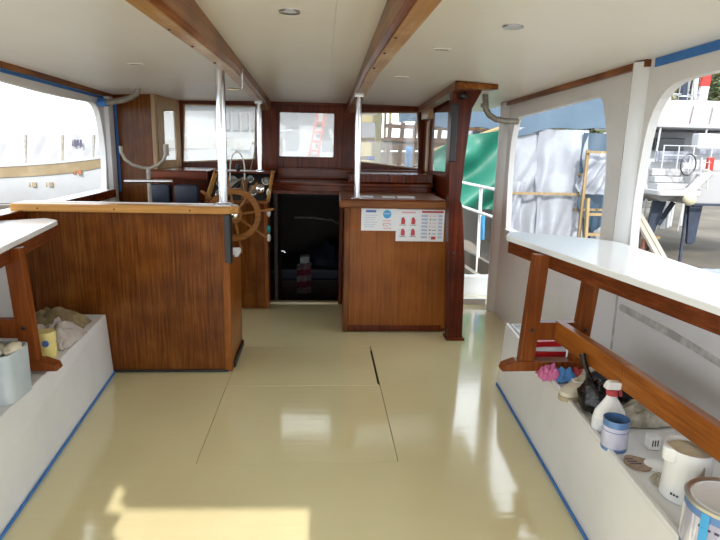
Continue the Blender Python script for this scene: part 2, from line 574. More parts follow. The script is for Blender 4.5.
for i in range(nx):
    for j in range(ny):
        qd = (i * W_ + j, (i + 1) * W_ + j, (i + 1) * W_ + j + 1, i * W_ + j + 1)
        fs += [qd, tuple(N_ + k for k in reversed(qd))]
make('roof_deck', b.add(vs, fs), M['ceil_back'], cl)

# ---- topsides with big openings
TH = 0.045


def top_r(y):
    return ceil_z(XR, y) + 0.03


def top_l(y):
    return ceil_z(XL, y) + 0.03


out_r = [(-0.7, -0.35), (5.28, -0.35), (5.28, top_r(5.28)), (3.8, top_r(3.8)), (2.4, top_r(2.4)), (1.0, top_r(1.0)), (-0.7, top_r(-0.7))]
hole_r1 = rpoly([(3.17, 0.80), (4.86, 0.80), (4.93, 1.40), (4.84, 1.735), (3.34, 1.80), (3.19, 1.50)], [0.04, 0.03, 0.4, 0.10, 0.07, 0.35])
hole_r2 = rpoly([(0.4, 0.97), (2.84, 0.97), (2.87, 1.27), (2.80, 1.80), (2.30, 1.825), (0.4, 1.86)], [0.08, 0.03, 0.25, 0.36, 0.12, 0.15])
wr = struct('wall_right', B().prism([out_r, hole_r1, hole_r2], 'yz', XR, XR + TH), M['hullwhite'])
out_l = [(-0.7, -0.35), (5.40, -0.35), (5.40, top_l(5.40)), (3.8, top_l(3.8)), (2.4, top_l(2.4)), (1.0, top_l(1.0)), (-0.7, top_l(-0.7))]
hole_l = rpoly([(0.3, 1.05), (5.15, 1.05), (5.20, 1.40), (5.10, 1.77), (4.3, 1.775), (3.55, 1.81), (1.5, 1.86), (0.3, 1.88)], [0.1, 0.02, 0.3, 0.14, 0.3, 0.3, 0.3, 0.15])
wl = struct('wall_left', B().prism([out_l, hole_l], 'yz', XL - TH, XL), M['hullwhite'])
# moulded covers on the posts between the openings
b = B()
for yc, wdt in ((2.93, 0.062), (5.10, 0.09)):
    prof = [(XR, yc - wdt), (XR - 0.035, yc - wdt * 0.6), (XR - 0.05, yc), (XR - 0.035, yc + wdt * 0.6), (XR, yc + wdt)]
    zt = ceil_z(XR, yc) - 0.005
    o = make('post_cover', B().prism(prof, 'xy', 0.98 if yc < 4 else 0.0, zt), M['white'], wr, smooth=True)
make('post_cover', B().prism([(XL, 5.22), (XL + 0.03, 5.24), (XL + 0.035, 5.30), (XL + 0.03, 5.36), (XL, 5.38)], 'xy', 0.0, 1.84), M['white'], wl, smooth=True)
# window sills
make('sill', B().box(XR - 0.02, XR + TH + 0.02, 3.18, 4.88, 0.77, 0.803), M['white'], wr, bevel=0.006)
make('sill', B().box(XL - TH - 0.03, XL + 0.05, 0.3, 5.16, 1.02, 1.055), M['white'], wl, bevel=0.006)
make('rubbing_strake', B().box(XL + 0.05, XL + 0.075, 0.3, 5.16, 0.99, 1.058), M['mahog_x'], wl, bevel=0.006)
# scraped filler line and a raised patch along the lower right topside
b = B().prism(rpoly([(2.86, 0.695), (2.87, 0.66), (2.3, 0.665), (1.2, 0.63), (1.2, 0.655), (2.4, 0.70)], 0.01), 'yz', XR - 0.006, XR)
make('filler_line', b, M['scrape'], wr)
make('vertical_seam', B().box(XR - 0.004, XR, 2.895, 2.91, 0.42, 0.86), M['scrape'], wr)
make('wall_vent', B().box(XR - 0.008, XR, 3.22, 3.40, 0.78, 0.84), M['scrape'], wr, bevel=0.003)

# wood trims along the ceiling edge, with tape
b = B()
pts = [(y, ceil_z(XR, y)) for y in (2.86, 3.4, 4.0, 4.6, 5.2)]
t1 = structure_root('trim_1', (XR, 4, 1.85))
for (ya, za), (yb, zb) in zip(pts, pts[1:]):
    make('strip', B().bar((XR - 0.012, ya, za - 0.016), (XR - 0.012, yb + 0.005, zb - 0.016), 0.022, 0.034), M['beam'], t1)
pts = [(y, ceil_z(XL, y)) for y in (1.2, 2.2, 3.0, 3.8, 4.6, 5.38)]
t2 = structure_root('trim_2', (XL, 4, 1.85))
for (ya, za), (yb, zb) in zip(pts, pts[1:]):
    make('strip', B().bar((XL + 0.012, ya, za - 0.016), (XL + 0.012, yb + 0.005, zb - 0.016), 0.022, 0.034), M['beam'], t2)
b = B()
for (ya, za), (yb, zb) in zip(pts, pts[1:]):
    b.bar((XL + 0.003, ya, za - 0.047), (XL + 0.003, yb, zb - 0.047), 0.003, 0.022)
tag(make('masking_tape', b, M['tape']), 'blue masking tape under the wooden trim above the left opening', 'tape')
b = B()
tp = [(y, ceil_z(XR, y)) for y in (1.2, 2.0, 2.82)]
for (ya, za), (yb, zb) in zip(tp, tp[1:]):
    b.bar((XR - 0.003, ya, za - 0.022), (XR - 0.003, yb, zb - 0.022), 0.003, 0.04)
tag(make('masking_tape', b, M['tape']), 'blue masking tape along the ceiling edge above the nearest right opening', 'tape')
b = B().bar((XL + 0.04, 5.385, 1.02), (XL + 0.04, 5.385, 1.82), 0.02, 0.004, up=(0, 1, 0))
tag(make('masking_tape', b, M['tape']), 'upright strip of blue masking tape between white post and wooden panel', 'tape')

# ---- unseen valance added behind the camera, its notch cut to shape the sun patch
YB = -0.6


def wz(y):
    return (y - YB) * TAN_E


ZV = 1.54                                        # lower edge of the valance
op = [(-0.76, ZV), (-0.76, wz(1.97)), (-0.80, wz(2.02)), (-0.80, wz(2.13)), (-0.87, wz(2.15)), (-0.89, wz(2.39)), (-0.84, wz(2.34)), (-0.84, wz(2.27)), (-0.79, wz(2.21)), (-0.04, wz(2.19)), (-0.04, ZV)]
ob = [(XR + TH, ZV), (XR + TH, 2.02), (0.8, 2.18), (-1.0, 2.18), (XL - TH, 2.02), (XL - TH, ZV)]
struct('wall_sun_valance', B().prism(op + ob, 'xz', YB - 0.05, YB), M['hullwhite'])

# ---- deckhead beams
def beam(name, xa, xb, bare, label):
    t = thing(name, ((xa + xb) / 2, 3.0, 1.9), label, 'beam', 'ceiling beams')
    prof = [(0.3, 1.905), (2.0, 1.905), (3.6, 1.91), (5.0, 1.845), (5.95, 1.80)]
    b = B()
    vs, fs = [], []
    ch = 0.016
    for y, z in prof:
        for x, zz in ((xa, z + ch), (xa + ch, z), (xb - ch, z), (xb, z + ch), (xb, ceil_z(xb, y) + 0.004), (xa, ceil_z(xa, y) + 0.004)):
            vs.append((x, y, zz))
    for i in range(len(prof) - 1):
        for k in range(6):
            fs.append((6 * i + k, 6 * i + (k + 1) % 6, 6 * i + 6 + (k + 1) % 6, 6 * i + 6 + k))
    fs += [tuple(range(5, -1, -1)), tuple(range(len(vs) - 6, len(vs)))]
    make('timber', b.add(vs, fs), M['beam'], t)
    vs, fs = [], []
    for y, z in prof:
        for x, zz in ((bare[0], z - 0.006), (bare[1], z - 0.006), (bare[1], z + 0.004), (bare[0], z + 0.004)):
            vs.append((x, y, zz))
    for i in range(len(prof) - 1):
        for k in range(4):
            fs.append((4 * i + k, 4 * i + (k + 1) % 4, 4 * i + 4 + (k + 1) % 4, 4 * i + 4 + k))
    fs += [(3, 2, 1, 0), tuple(range(len(vs) - 4, len(vs)))]
    make('worn_strip', B().add(vs, fs), M['beamface'], t, label='bare worn wood strip along the underside')
    for k, y in enumerate((2.35, 2.75, 3.3)):
        make('screw_plug', B().ball((bare[0] + 0.012, y, 1.902), 0.008, 0.008, 0.006, 8, 5), M['black'], t)
    return t


beam('ceiling_beam', -0.60, -0.505, (-0.590, -0.525), 'long varnished wooden ceiling beam over the helm counter')
beam('ceiling_beam', 0.245, 0.345, (0.268, 0.335), 'long varnished wooden ceiling beam over the counter with posters')

# ================================================================== windscreen bulkhead and dash
YF = 6.0
wf_out = [(-1.43, 1.0), (1.05, 1.0), (1.03, 1.90), (-1.40, 1.90)]
wins = [[(-1.425 + 0.03, 1.265), (-0.67, 1.31), (-0.65, 1.835), (-1.36, 1.835)],
        [(-0.44, 1.34), (0.125, 1.34), (0.13, 1.79), (-0.43, 1.79)],
        [(0.345, 1.31), (1.01, 1.245), (0.965, 1.82), (0.345, 1.80)]]
wins = [rpoly(q, 0.012, 3) for q in wins]
wf = struct('wall_front', B().prism([wf_out] + wins, 'xz', YF - 0.03, YF + 0.03), M['mahog_d'])
for k, (q, pm) in enumerate(zip(wins, ('pane', 'pane', 'pane2'))):
    wn = struct('window_%d' % (k + 1), B().prism(q, 'xz', YF - 0.004, YF + 0.004), M[pm])
    cx = sum(p[0] for p in q) / len(q)
    cz = sum(p[1] for p in q) / len(q)
    inner = [(cx + (p[0] - cx) * 0.965, cz + (p[1] - cz) * 0.955) for p in q]
    make('window_frame', B().prism([q, inner], 'xz', YF - 0.035, YF - 0.012), M['mahog_x' if k == 1 else 'tan'], wn)
# headliner rail under the ceiling
make('head_rail', B().box(-1.42, 1.04, YF - 0.055, YF - 0.03, 1.845, 1.89), M['mahog_x'], wf, bevel=0.004)
for x0, x1 in ((-1.42, -1.38), (-0.62, -0.46), (0.16, 0.32), (0.985, 1.04)):
    make('mullion', B().box(x0, x1, YF - 0.05, YF - 0.028, 1.2, 1.85), M['mahog_d'], wf, bevel=0.004)
# port side of the wheelhouse: aft-facing panel, then the slanted side light
wp = struct('wall_wheelhouse_port', B().box(XL - 0.06, -1.515, 5.402, 5.44, 0.0, 1.90), M['mahog'], bevel=0.004)
make('corner_post', B().bar((-1.50, 5.42, 1.0), (-1.50, 5.42, 1.88), 0.035, 0.05), M['tan'], wp, bevel=0.004)
sl = [(-1.49, 5.44), (-1.41, 5.97)]


def side_panel(name, a, b_, z0, z1, hole, thick, mt, parent=None):
    """panel standing on the line a-b, with a hole given as fractions along it and heights"""
    A, Bq = Vector((*a, 0)), Vector((*b_, 0))
    d = Bq - A
    L = d.length
    bb = B().prism([[(0, z0), (L, z0), (L, z1), (0, z1)], [(u * L, z) for u, z in hole]] if hole else [(0, z0), (L, z0), (L, z1), (0, z1)], 'xz', -thick / 2, thick / 2)
    ang = math.atan2(d.y, d.x)
    bb.xform(Matrix.Translation(A) @ Matrix.Rotation(ang, 4, 'Z'))
    return bb


hl = [(0.25, 1.30), (0.82, 1.30), (0.80, 1.76), (0.27, 1.74)]
make('side_panel', side_panel('p', sl[0], sl[1], 1.0, 1.88, hl, 0.03, None), M['tan'], wp)
bb = side_panel('p', sl[0], sl[1], 1.31, 1.73, None, 0.006, None)
wn = struct('window_4', B().prism([(5.58, 1.30), (5.87, 1.30), (5.87, 1.75), (5.58, 1.74)], 'yz', -0.003, 0.003).xform(Matrix.Translation((-1.49, 5.44, 0)) @ Matrix.Rotation(-0.15, 4, 'Z') @ Matrix.Translation((0, -5.44, 0))), M['pane'])
# starboard side of the wheelhouse
hr = [(0.12, 1.27), (0.70, 1.25), (0.72, 1.80), (0.12, 1.78)]
ws = struct('wall_wheelhouse_starboard', side_panel('p', (1.12, 5.0), (1.05, 5.97), 0.0, 1.88, hr, 0.04, None), M['mahog_d'])
struct('window_5', side_panel('p', (1.1115, 5.117), (1.0706, 5.685), 1.26, 1.79, None, 0.006, None), M['pane2'])
make('light_frame', B().prism([(5.70, 1.24), (5.80, 1.24), (5.80, 1.72), (5.70, 1.72)], 'yz', 1.03, 1.045), M['tan'], ws)
make('header_block', B().box(0.99, 1.045, 5.55, 5.90, 1.74, 1.86), M['tan'], ws, bevel=0.004)

# dash shelf with its bowed front moulding
def bow(x0, x1, y, depth, n=14):
    return [(x0 + (x1 - x0) * i / n, y - depth * math.sin(math.pi * i / n)) for i in range(n + 1)]


ds = tag(make('dash_shelf', B().prism(bow(-0.46, 1.03, 5.30, 0.06) + [(1.03, 5.97), (-0.46, 5.97)], 'xy', 1.115, 1.14), M['mahog_x'], bevel=0.004), 'dark varnished dash shelf bowed outward above the companionway', 'shelf')
make('front_moulding', B().prism(bow(-0.455, 1.02, 5.33, 0.05) + [(1.02, 5.36), (-0.455, 5.36)], 'xy', 1.06, 1.115), M['mahog_x'], ds, bevel=0.006)
make('back_ledge', B().box(-0.44, 1.02, 5.80, 5.955, 1.14, 1.24), M['mahog_x'], ds, bevel=0.006)
make('dash_top', B().box(0.24, 1.03, 5.34, 5.80, 1.14, 1.225), M['mahog_x'], ds, bevel=0.010)
for xa, xb in ((0.27, 0.44), (0.46, 0.60), (0.62, 0.76), (0.78, 0.99)):
    make('dash_panel', B().box(xa, xb, 5.322, 5.345, 1.15, 1.218), M['mahog_d'], ds, bevel=0.004)
# companionway bulkhead
cw = struct('wall_companionway', B().box(0.20, 1.06, 5.31, 5.35, -0.04, 1.06).box(-0.475, 0.20, 5.33, 5.36, 1.03, 1.06).box(-1.5, -0.53, 5.44, 5.47, -0.04, 1.10), M['mahog_d'])
make('door_post', B().box(0.165, 0.20, 5.26, 5.33, 0.0, 1.06), M['mahog_d'], cw, bevel=0.004)
make('door_sill', B().box(-0.475, 0.20, 5.28, 5.36, -0.03, 0.012), M['floor'], cw, bevel=0.003)
# the dark cabin beyond
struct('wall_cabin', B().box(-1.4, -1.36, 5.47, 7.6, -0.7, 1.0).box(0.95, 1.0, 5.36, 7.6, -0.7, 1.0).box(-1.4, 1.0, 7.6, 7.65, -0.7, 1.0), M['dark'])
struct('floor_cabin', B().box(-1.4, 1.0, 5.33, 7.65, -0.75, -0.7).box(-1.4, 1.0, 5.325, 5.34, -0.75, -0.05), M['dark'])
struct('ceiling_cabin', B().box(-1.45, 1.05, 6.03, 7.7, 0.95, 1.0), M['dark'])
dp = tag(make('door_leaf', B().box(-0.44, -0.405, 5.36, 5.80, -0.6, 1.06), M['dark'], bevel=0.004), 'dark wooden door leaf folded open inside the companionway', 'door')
make('door_handle', B().tube([(-0.40, 5.72, 0.42), (-0.36, 5.72, 0.42), (-0.36, 5.66, 0.42)], 0.006, 8), M['steel'], dp, smooth=True)
t = thing('bunk', (-0.1, 6.8, -0.7), 'dark padded bunk inside the cabin below', 'bunk')
make('base', B().box(-0.75, 0.6, 6.45, 7.5, -0.7, -0.05), M['dark'], t, bevel=0.02)
make('mattress', B().box(-0.75, 0.6, 6.42, 7.5, -0.05, 0.08), M['navy'], t, bevel=0.03)
t = thing('striped_towel', (-0.18, 6.37, -0.28), 'red and white striped towel hanging over the cabin bunk', 'towel')
M['stripe_pale'] = mat('towel_pale_stripe', (0.22, 0.15, 0.17), 0.9)
for i in range(5):
    z0 = -0.20 + i * 0.07
    make('stripe', B().sheet(lambda u, v, z0=z0: (-0.27 + u * 0.16 + 0.01 * math.sin(v * 9 + u * 7), 6.37 + 0.02 * math.sin(u * 8) , z0 + 0.07 * v + u * 0.02), 6, 3, 0.008), M['stripe'] if i % 2 else M['stripe_pale'], t)
tag(make('handrail', B().tube([(-0.30, 6.5, 0.66), (-0.1, 6.52, 0.66), (0.12, 6.55, 0.63), (0.26, 6.6, 0.56)], 0.012, 8), M['galv'], smooth=True), 'pale grab rail inside the dark cabin', 'handrail')
tag(make('storage_box', B().box(-0.24, -0.13, 6.46, 6.6, 0.08, 0.22), M['ppgrey'], bevel=0.008), 'small pale box on the bunk inside the dark cabin', 'box')
tag(make('clothes_pile', B().ball((0.12, 6.75, 0.08), 0.24, 0.2, 0.26, 18, 10, 0.35, 3, flat=0.0), M['navy'], smooth=True), 'heap of dark clothes on the dark cabin bunk', 'clothes')

# ================================================================== helm counter (left)
t = thing('helm_counter', (-1.2, 3.85, 0), 'dark mahogany bulkhead counter with golden cap rail in front of the helm', 'counter')
make('front_panel', B().box(XL, -0.60, 3.62, 3.655, 0.005, 1.05), M['mahog'], t, bevel=0.003)
make('corner_post', B().box(-0.625, -0.575, 3.61, 3.67, 0.005, 1.05), M['mahog_r'], t, bevel=0.012)
make('side_panel', B().box(-0.60, -0.58, 3.67, 4.13, 0.005, 0.74), M['mahog_r'], t, bevel=0.003)
make('side_shelf', B().box(-0.84, -0.585, 3.66, 4.13, 0.70, 0.725), M['mahog'], t, bevel=0.003)
make('toe_strip', B().box(-0.582, -0.566, 3.68, 4.12, 0.005, 0.05), M['black'], t, bevel=0.004)
make('skirting', B().box(-1.36, -0.60, 3.607, 3.622, 0.004, 0.018), M['black'], t, bevel=0.003)
cr = make('cap_rail', B().prism(rpoly([(XL + 0.0, 3.56), (-0.55, 3.56), (-0.505, 3.62), (-0.53, 3.72), (XL + 0.0, 3.74)], [0, 0.06, 0.06, 0.04, 0]), 'xy', 1.052, 1.10), M['rail'], t, bevel=0.010)
make('inlay_strip', B().box(-1.80, -0.68, 3.67, 3.695, 1.1, 1.104), M['ppwhite'], cr)
for x in (-1.7, -1.25, -0.8):
    make('screw_plug', B().ball((x, 3.561, 1.073), 0.006, 0.004, 0.006, 8, 5), M['mahog_d'], cr)
make('end_plate', B().box(-0.578, -0.568, 3.615, 3.70, 0.73, 1.045), M['black'], t, bevel=0.003)
make('front_edge_plate', B().box(-0.605, -0.572, 3.602, 3.612, 0.74, 1.045), M['black'], t, bevel=0.003)
tag(make('folded_paper', B().box(-0.66, -0.56, 3.86, 4.02, 0.726, 0.765), M['paper'], bevel=0.01), 'small white folded paper on the ledge beside the helm counter', 'paper')

# ---- stainless posts
def post(x, y, z0, z1, r, label, bracket=True):
    t = thing('steel_post', (x, y, z0), label, 'post', 'stainless deck posts')
    make('pole', B().tube([(x, y, z0), (x, y, z1)], r, 16), M['steel'], t, smooth=True)
    make('base_flange', B().lathe([(r * 1.9, 0), (r * 1.9, 0.008), (r * 1.2, 0.016), (r * 1.1, 0.016)], (x, y, z0), 18), M['steel'], t, smooth=True)
    if bracket:
        make('head_bracket', B().box(x - r * 1.5, x + r * 1.5, y - r * 1.6, y + r * 1.6, z1 - 0.03, z1), M['tinmetal'], t, bevel=0.005)
    return t


p = post(-0.612, 3.655, 1.10, 1.905, 0.029, 'thick shiny steel post standing on the end of the helm counter', False)
make('hook_rod', B().tube([(-0.57, 3.68, 1.80), (-0.50, 3.70, 1.80), (-0.488, 3.70, 1.815), (-0.488, 3.70, 1.92)], 0.007, 8), M['steel'], p, smooth=True)
post(-0.545, 5.19, 1.233, 1.836, 0.022, 'thin steel post standing on the helm console beside the centre window')
post(0.275, 4.50, 1.068, 1.868, 0.024, 'steel post standing on the counter that carries the posters')

# ---- fork shaped steel bracket behind the counter
t = thing('steel_crutch', (-1.22, 4.2, 0), 'forked stainless crutch standing behind the helm counter', 'crutch')
make('upright', B().tube([(-1.22, 4.2, 0.0), (-1.22, 4.2, 1.29)], 0.014, 12), M['galv'], t, smooth=True)
make('fork_arm', B().tube([(-1.40, 4.2, 1.44), (-1.40, 4.2, 1.40), (-1.375, 4.2, 1.35), (-1.33, 4.2, 1.315), (-1.27, 4.2, 1.295), (-1.21, 4.2, 1.29), (-1.15, 4.2, 1.315), (-1.11, 4.2, 1.35), (-1.095, 4.2, 1.39), (-1.09, 4.2, 1.44)], 0.012, 10), M['galv'], t, smooth=True)
make('fork_tip', B().tube([(-1.09, 4.2, 1.38), (-1.09, 4.2, 1.46)], 0.018, 10), M['galv'], t, smooth=True)
make('cross_bar', B().tube([(-1.38, 4.17, 1.20), (-1.05, 4.17, 1.205)], 0.013, 10), M['steel'], t, smooth=True)

# ---- locker and dash to port of the console
t = thing('port_locker', (-1.25, 5.4, 0), 'dark wooden locker with two navy cushions left of the steering console', 'locker')
make('body', B().box(-1.49, -1.06, 4.95, 5.43, 0.0, 0.95), M['mahog_d'], t, bevel=0.005)
make('shelf', B().box(-1.50, -1.0, 5.18, 5.95, 1.15, 1.23), M['mahog_x'], t, bevel=0.012)
make('shelf_riser', B().box(-1.50, -1.04, 5.40, 5.43, 0.95, 1.15), M['mahog_d'], t)
make('cushion', B().box(-1.47, -1.28, 4.97, 5.10, 0.95, 1.12), M['navy'], t, bevel=0.035, smooth=True)
make('cushion', B().box(-1.25, -1.05, 4.97, 5.10, 0.95, 1.12), M['navy'], t, bevel=0.035, smooth=True)

# ---- steering console
t = thing('helm_console', (-0.75, 5.25, 0), 'mahogany steering console crowded with engine gauges and cables', 'console')
make('body', B().box(-0.985, -0.495, 5.10, 5.43, 0.005, 0.985), M['mahog'], t, bevel=0.004)
make('edge_post', B().box(-0.505, -0.470, 5.085, 5.30, 0.005, 1.0), M['mahog_r'], t, bevel=0.006)
ip = make('instrument_panel', B().hexa([(-0.985, 5.08), (-0.46, 5.08), (-0.46, 5.43), (-0.985, 5.43)], 0.985, [(-0.925, 5.20), (-0.44, 5.20), (-0.44, 5.43), (-0.925, 5.43)], 1.215), M['black'], t, bevel=0.006)
make('hood', B().box(-0.945, -0.425, 5.14, 5.45, 1.215, 1.233), M['mahog_d'], t, bevel=0.006)
make('side_cheek', B().bar((-0.462, 5.05, 0.99), (-0.43, 5.17, 1.235), 0.014, 0.05), M['rail'], t, bevel=0.003)
make('side_cheek', B().bar((-0.985, 5.05, 0.99), (-0.92, 5.17, 1.235), 0.014, 0.05), M['rail'], t, bevel=0.003)
make('ledge', B().box(-1.0, -0.46, 5.02, 5.10, 0.965, 0.99), M['rail_r'], t, bevel=0.005)


def on_panel(u, v, lift):
    """point on the sloping instrument face"""
    x = -0.945 + u * 0.475 + v * 0.03
    return Vector((x, 5.08 + 0.12 * v - lift, 0.985 + 0.23 * v + lift * 0.45))


TILT = Matrix.Rotation(math.radians(65), 4, 'X')
for k, (u, v, r) in enumerate(((0.12, 0.62, 0.05), (0.12, 0.22, 0.04), (0.30, 0.75, 0.04), (0.70, 0.35, 0.045), (0.92, 0.72, 0.04), (0.62, 0.78, 0.035))):
    c = on_panel(u, v, 0.0)
    Mx = Matrix.Translation(c) @ TILT
    g = make('gauge', B().lathe([(r * 0.82, 0.0), (r * 0.82, 0.012)], (0, 0, 0), 18).xform(Mx), M['gauge'], t, smooth=True)
    make('bezel', B().lathe([(r, 0.0), (r, 0.016), (r * 0.84, 0.018), (r * 0.84, 0.006)], (0, 0, 0), 18, cap=False).xform(Mx), M['chrome'], g, smooth=True)
c = on_panel(0.84, 0.38, 0.03)
make('compass_dome', B().ball(c, 0.045, 0.04, 0.05, 16, 10), M['chrome'], t, smooth=True)
c = on_panel(0.55, 0.35, 0.0)
th = make('throttle_box', B().box(c.x - 0.025, c.x + 0.025, c.y - 0.05, c.y + 0.04, c.z - 0.09, c.z + 0.10), M['rail_r'], t, bevel=0.008)
make('throttle_lever', B().tube([(c.x, c.y - 0.05, c.z + 0.02), (c.x - 0.005, c.y - 0.10, c.z + 0.12)], 0.009, 8), M['steel'], th, smooth=True)
for k in range(4):
    a = on_panel(0.22 + 0.05 * k, 0.2 + 0.14 * k, 0.03)
    d = on_panel(0.50, 0.75 - 0.14 * k, 0.03)
    mid = (a + d) / 2 + Vector((0, -0.06, 0.05 - 0.05 * k))
    pts = [a.lerp(mid, s).lerp(mid.lerp(d, s), s) for s in [i / 8 for i in range(9)]]
    make('cable', B().tube(pts, 0.010, 8), M['black' if k % 2 else 'galv'], t, smooth=True)
make('control_knob', B().ball((-0.735, 5.20, 1.262), 0.026, 0.026, 0.032, 12, 8), M['black'], t, smooth=True)
arc = [(-0.735 + 0.062 * math.cos(a), 5.15, 1.25 + 0.15 * math.sin(a)) for a in [math.pi * i / 12 for i in range(13)]]
arc += [(-0.80, 5.12, 1.10)]
tag(make('cable_loop', B().tube([(-0.672, 5.12, 1.05)] + arc, 0.006, 8), M['rope'], smooth=True), 'white cable looping up over the steering console in front of the window', 'cable')
tag(make('antenna_whip', B().tube([(-0.64, 5.28, 1.233), (-0.60, 5.40, 1.45), (-0.555, 5.5, 1.68)], 0.004, 6), M['galv'], smooth=True), 'thin whip aerial rising from the console in front of the left window', 'aerial')
for z, mt, lb in ((1.06, 'ppwhite', 'white oval tag hanging highest on the console edge'), (0.88, 'paper', 'white slip hanging in the middle of the console edge'), (0.74, 'teal', 'teal tag hanging on the console edge'), (0.66, 'ppwhite', 'white oval tag hanging lowest on the console edge')):
    tag(make('key_tag', B().ball((-0.462, 5.075, z), 0.018, 0.012, 0.035, 12, 8), M[mt], smooth=True), lb, 'tag', 'tags on the console edge')

# ---- ship's wheel
WC = Vector((-0.705, 4.72, 0.905))
t = thing('ship_wheel', WC, "varnished wooden ship's wheel with turned spoke handles", 'wheel')
ring = [WC + Vector((0.235 * math.cos(a), 0, 0.235 * math.sin(a))) for a in [2 * math.pi * i / 40 for i in range(40)]]
rim = B()
vs, fs = [], []
for i in range(40):
    a = 2 * math.pi * i / 40
    for rr, yy in ((0.170, -0.015), (0.212, -0.015), (0.217, 0), (0.212, 0.015), (0.170, 0.015), (0.165, 0)):
        vs.append(WC + Vector((rr * math.cos(a), yy, rr * math.sin(a))))
for i in range(40):
    j = (i + 1) % 40
    for k in range(6):
        k2 = (k + 1) % 6
        fs.append((6 * i + k, 6 * i + k2, 6 * j + k2, 6 * j + k))
make('rim', B().add(vs, fs), M['wheelw'], t, smooth=True)
for i in range(8):
    a = 2 * math.pi * i / 8 + 0.16
    d = Vector((math.cos(a), 0, math.sin(a)))
    pr = [(0.04, 0.010), (0.10, 0.012), (0.165, 0.010), (0.215, 0.011), (0.235, 0.008), (0.275, 0.014), (0.315, 0.011), (0.325, 0.005)]
    make('spoke', B().tube([WC + d * s for s, r in pr], [r for s, r in pr], 10), M['wheelw'], t, smooth=True)
hub = make('hub', B().lathe([(0.065, -0.03), (0.07, 0), (0.065, 0.03)], (0, 0, 0), 20).xform(Matrix.Translation(WC) @ Matrix.Rotation(math.pi / 2, 4, 'X')), M['wheelw'], t, smooth=True)
make('hub_cap', B().lathe([(0.035, 0.03), (0.03, 0.05), (0.012, 0.06)], (0, 0, 0), 16).xform(Matrix.Translation(WC) @ Matrix.Rotation(math.pi / 2, 4, 'X')), M['chrome'], hub, smooth=True)
make('shaft', B().tube([WC + Vector((0, 0.02, 0)), WC + Vector((0, 0.38, 0))], 0.022, 12), M['steel'], t, smooth=True)

# ================================================================== counter with posters (right)
t = thing('chart_counter', (0.6, 4.8, 0), 'orange brown mahogany counter with two posters on its front', 'counter')
make('body', B().box(0.205, 1.02, 4.45, 5.28, 0.03, 1.01), M['mahog_r'], t, bevel=0.003)
make('corner_post', B().box(0.178, 0.225, 4.435, 4.50, 0.004, 1.01), M['mahog'], t, bevel=0.008)
make('plinth', B().box(0.205, 1.02, 4.458, 5.28, 0.004, 0.032), M['mahog_d'], t)
make('kick_board', B().box(0.225, 0.985, 4.436, 4.452, 0.012, 0.055), M['mahog_d'], t, bevel=0.004)
cr = make('cap_rail', B().prism(rpoly([(0.135, 4.40), (1.0, 4.40), (1.0, 5.28), (0.16, 5.28)], [0.03, 0, 0, 0]), 'xy', 1.012, 1.068), M['rail_r'], t, bevel=0.012)
make('edge_strip', B().box(0.17, 0.99, 4.43, 4.447, 1.068, 1.078), M['mahog_x'], cr, bevel=0.003)
for i, (xa, xb) in enumerate(((0.30, 0.42), (0.50, 0.60), (0.62, 0.76))):
    tag(make('paper_slip', B().box(xa, xb, 4.66, 4.74, 1.0685, 1.078), M['paper'], bevel=0.002), ('white paper slip on the poster counter beside the steel post', 'white paper slip in the middle of the poster counter', 'longest white paper slip on the poster counter, nearest the dark pillar')[i], 'paper', 'paper slips on the poster counter')

# posters
YP = 4.4475
t = tag(make('safety_notice', B().box(0.31, 0.588, YP - 0.0022, YP, 0.832, 1.005), M['paper']), 'white notice with blue heading and blue circle, left of the two posters', 'poster')
yp0, yp1 = YP - 0.0032, YP - 0.0024
make('heading', B().box(0.345, 0.425, yp0, yp1, 0.975, 0.993), M['ink_blue'], t)
b = B()
for k in range(6):
    z = 0.955 - k * 0.018
    b.box(0.335, 0.435 - 0.012 * (k % 3), yp0, yp1, z - 0.004, z)
make('text_lines', b, M['ink_pale'], t)
b = B().lathe([(0.033, 0), (0.033, 0.0009)], (0, 0, 0), 24).xform(Matrix.Translation((0.512, yp1, 0.962)) @ Matrix.Rotation(math.pi / 2, 4, 'X'))
make('blue_circle', b, M['ink_sky'], t)
make('circle_band', B().box(0.487, 0.537, yp0 - 0.0004, yp0, 0.963, 0.972), M['ink_pale'], t)
b = B()
for k in range(4):
    z = 0.915 - k * 0.02
    b.box(0.478 + 0.006 * (k % 2), 0.545 - 0.01 * (k % 3), yp0, yp1, z - 0.007, z)
make('red_text', b, M['ink_pink'], t)
make('dot', B().box(0.483, 0.490, yp0, yp1, 0.880, 0.887).box(0.535, 0.542, yp0, yp1, 0.880, 0.887), M['ink_dark'], t)

t = tag(make('instruction_poster', B().box(0.584, 0.965, YP - 0.0050, YP - 0.0030, 0.752, 1.003), M['paper']), 'larger white poster with red figures and a table of instructions, right of the two', 'poster')
yq0, yq1 = YP - 0.0060, YP - 0.0051
make('heading', B().box(0.625, 0.735, yq0, yq1, 0.972, 0.984), M['ink_pink'], t)
make('heading', B().box(0.785, 0.955, yq0, yq1, 0.978, 0.993), M['ink_red'], t)
for i, (x, z) in enumerate(((0.638, 0.915), (0.718, 0.915), (0.638, 0.825), (0.718, 0.825))):
    pz = make('picture', B().box(x - 0.03, x + 0.03, yq0 + 0.0003, yq1, z - 0.038, z + 0.038), M['lidwhite'], t)
    fig = B().prism(rpoly([(x - 0.016, z - 0.028), (x + 0.016, z - 0.028), (x + 0.018, z + 0.005), (x + 0.004, z + 0.03), (x - 0.012, z + 0.022)], 0.006, 3), 'xz', yq0 - 0.0006, yq0)
    make('red_figure', fig, M['ink_red'], pz)
    make('caption', B().box(x - 0.025, x + 0.025, yq0 - 0.0006, yq0, z - 0.037, z - 0.033), M['ink_dark'], pz)
cols = ((0.783, 0.825), (0.845, 0.86), (0.872, 0.905), (0.92, 0.95))
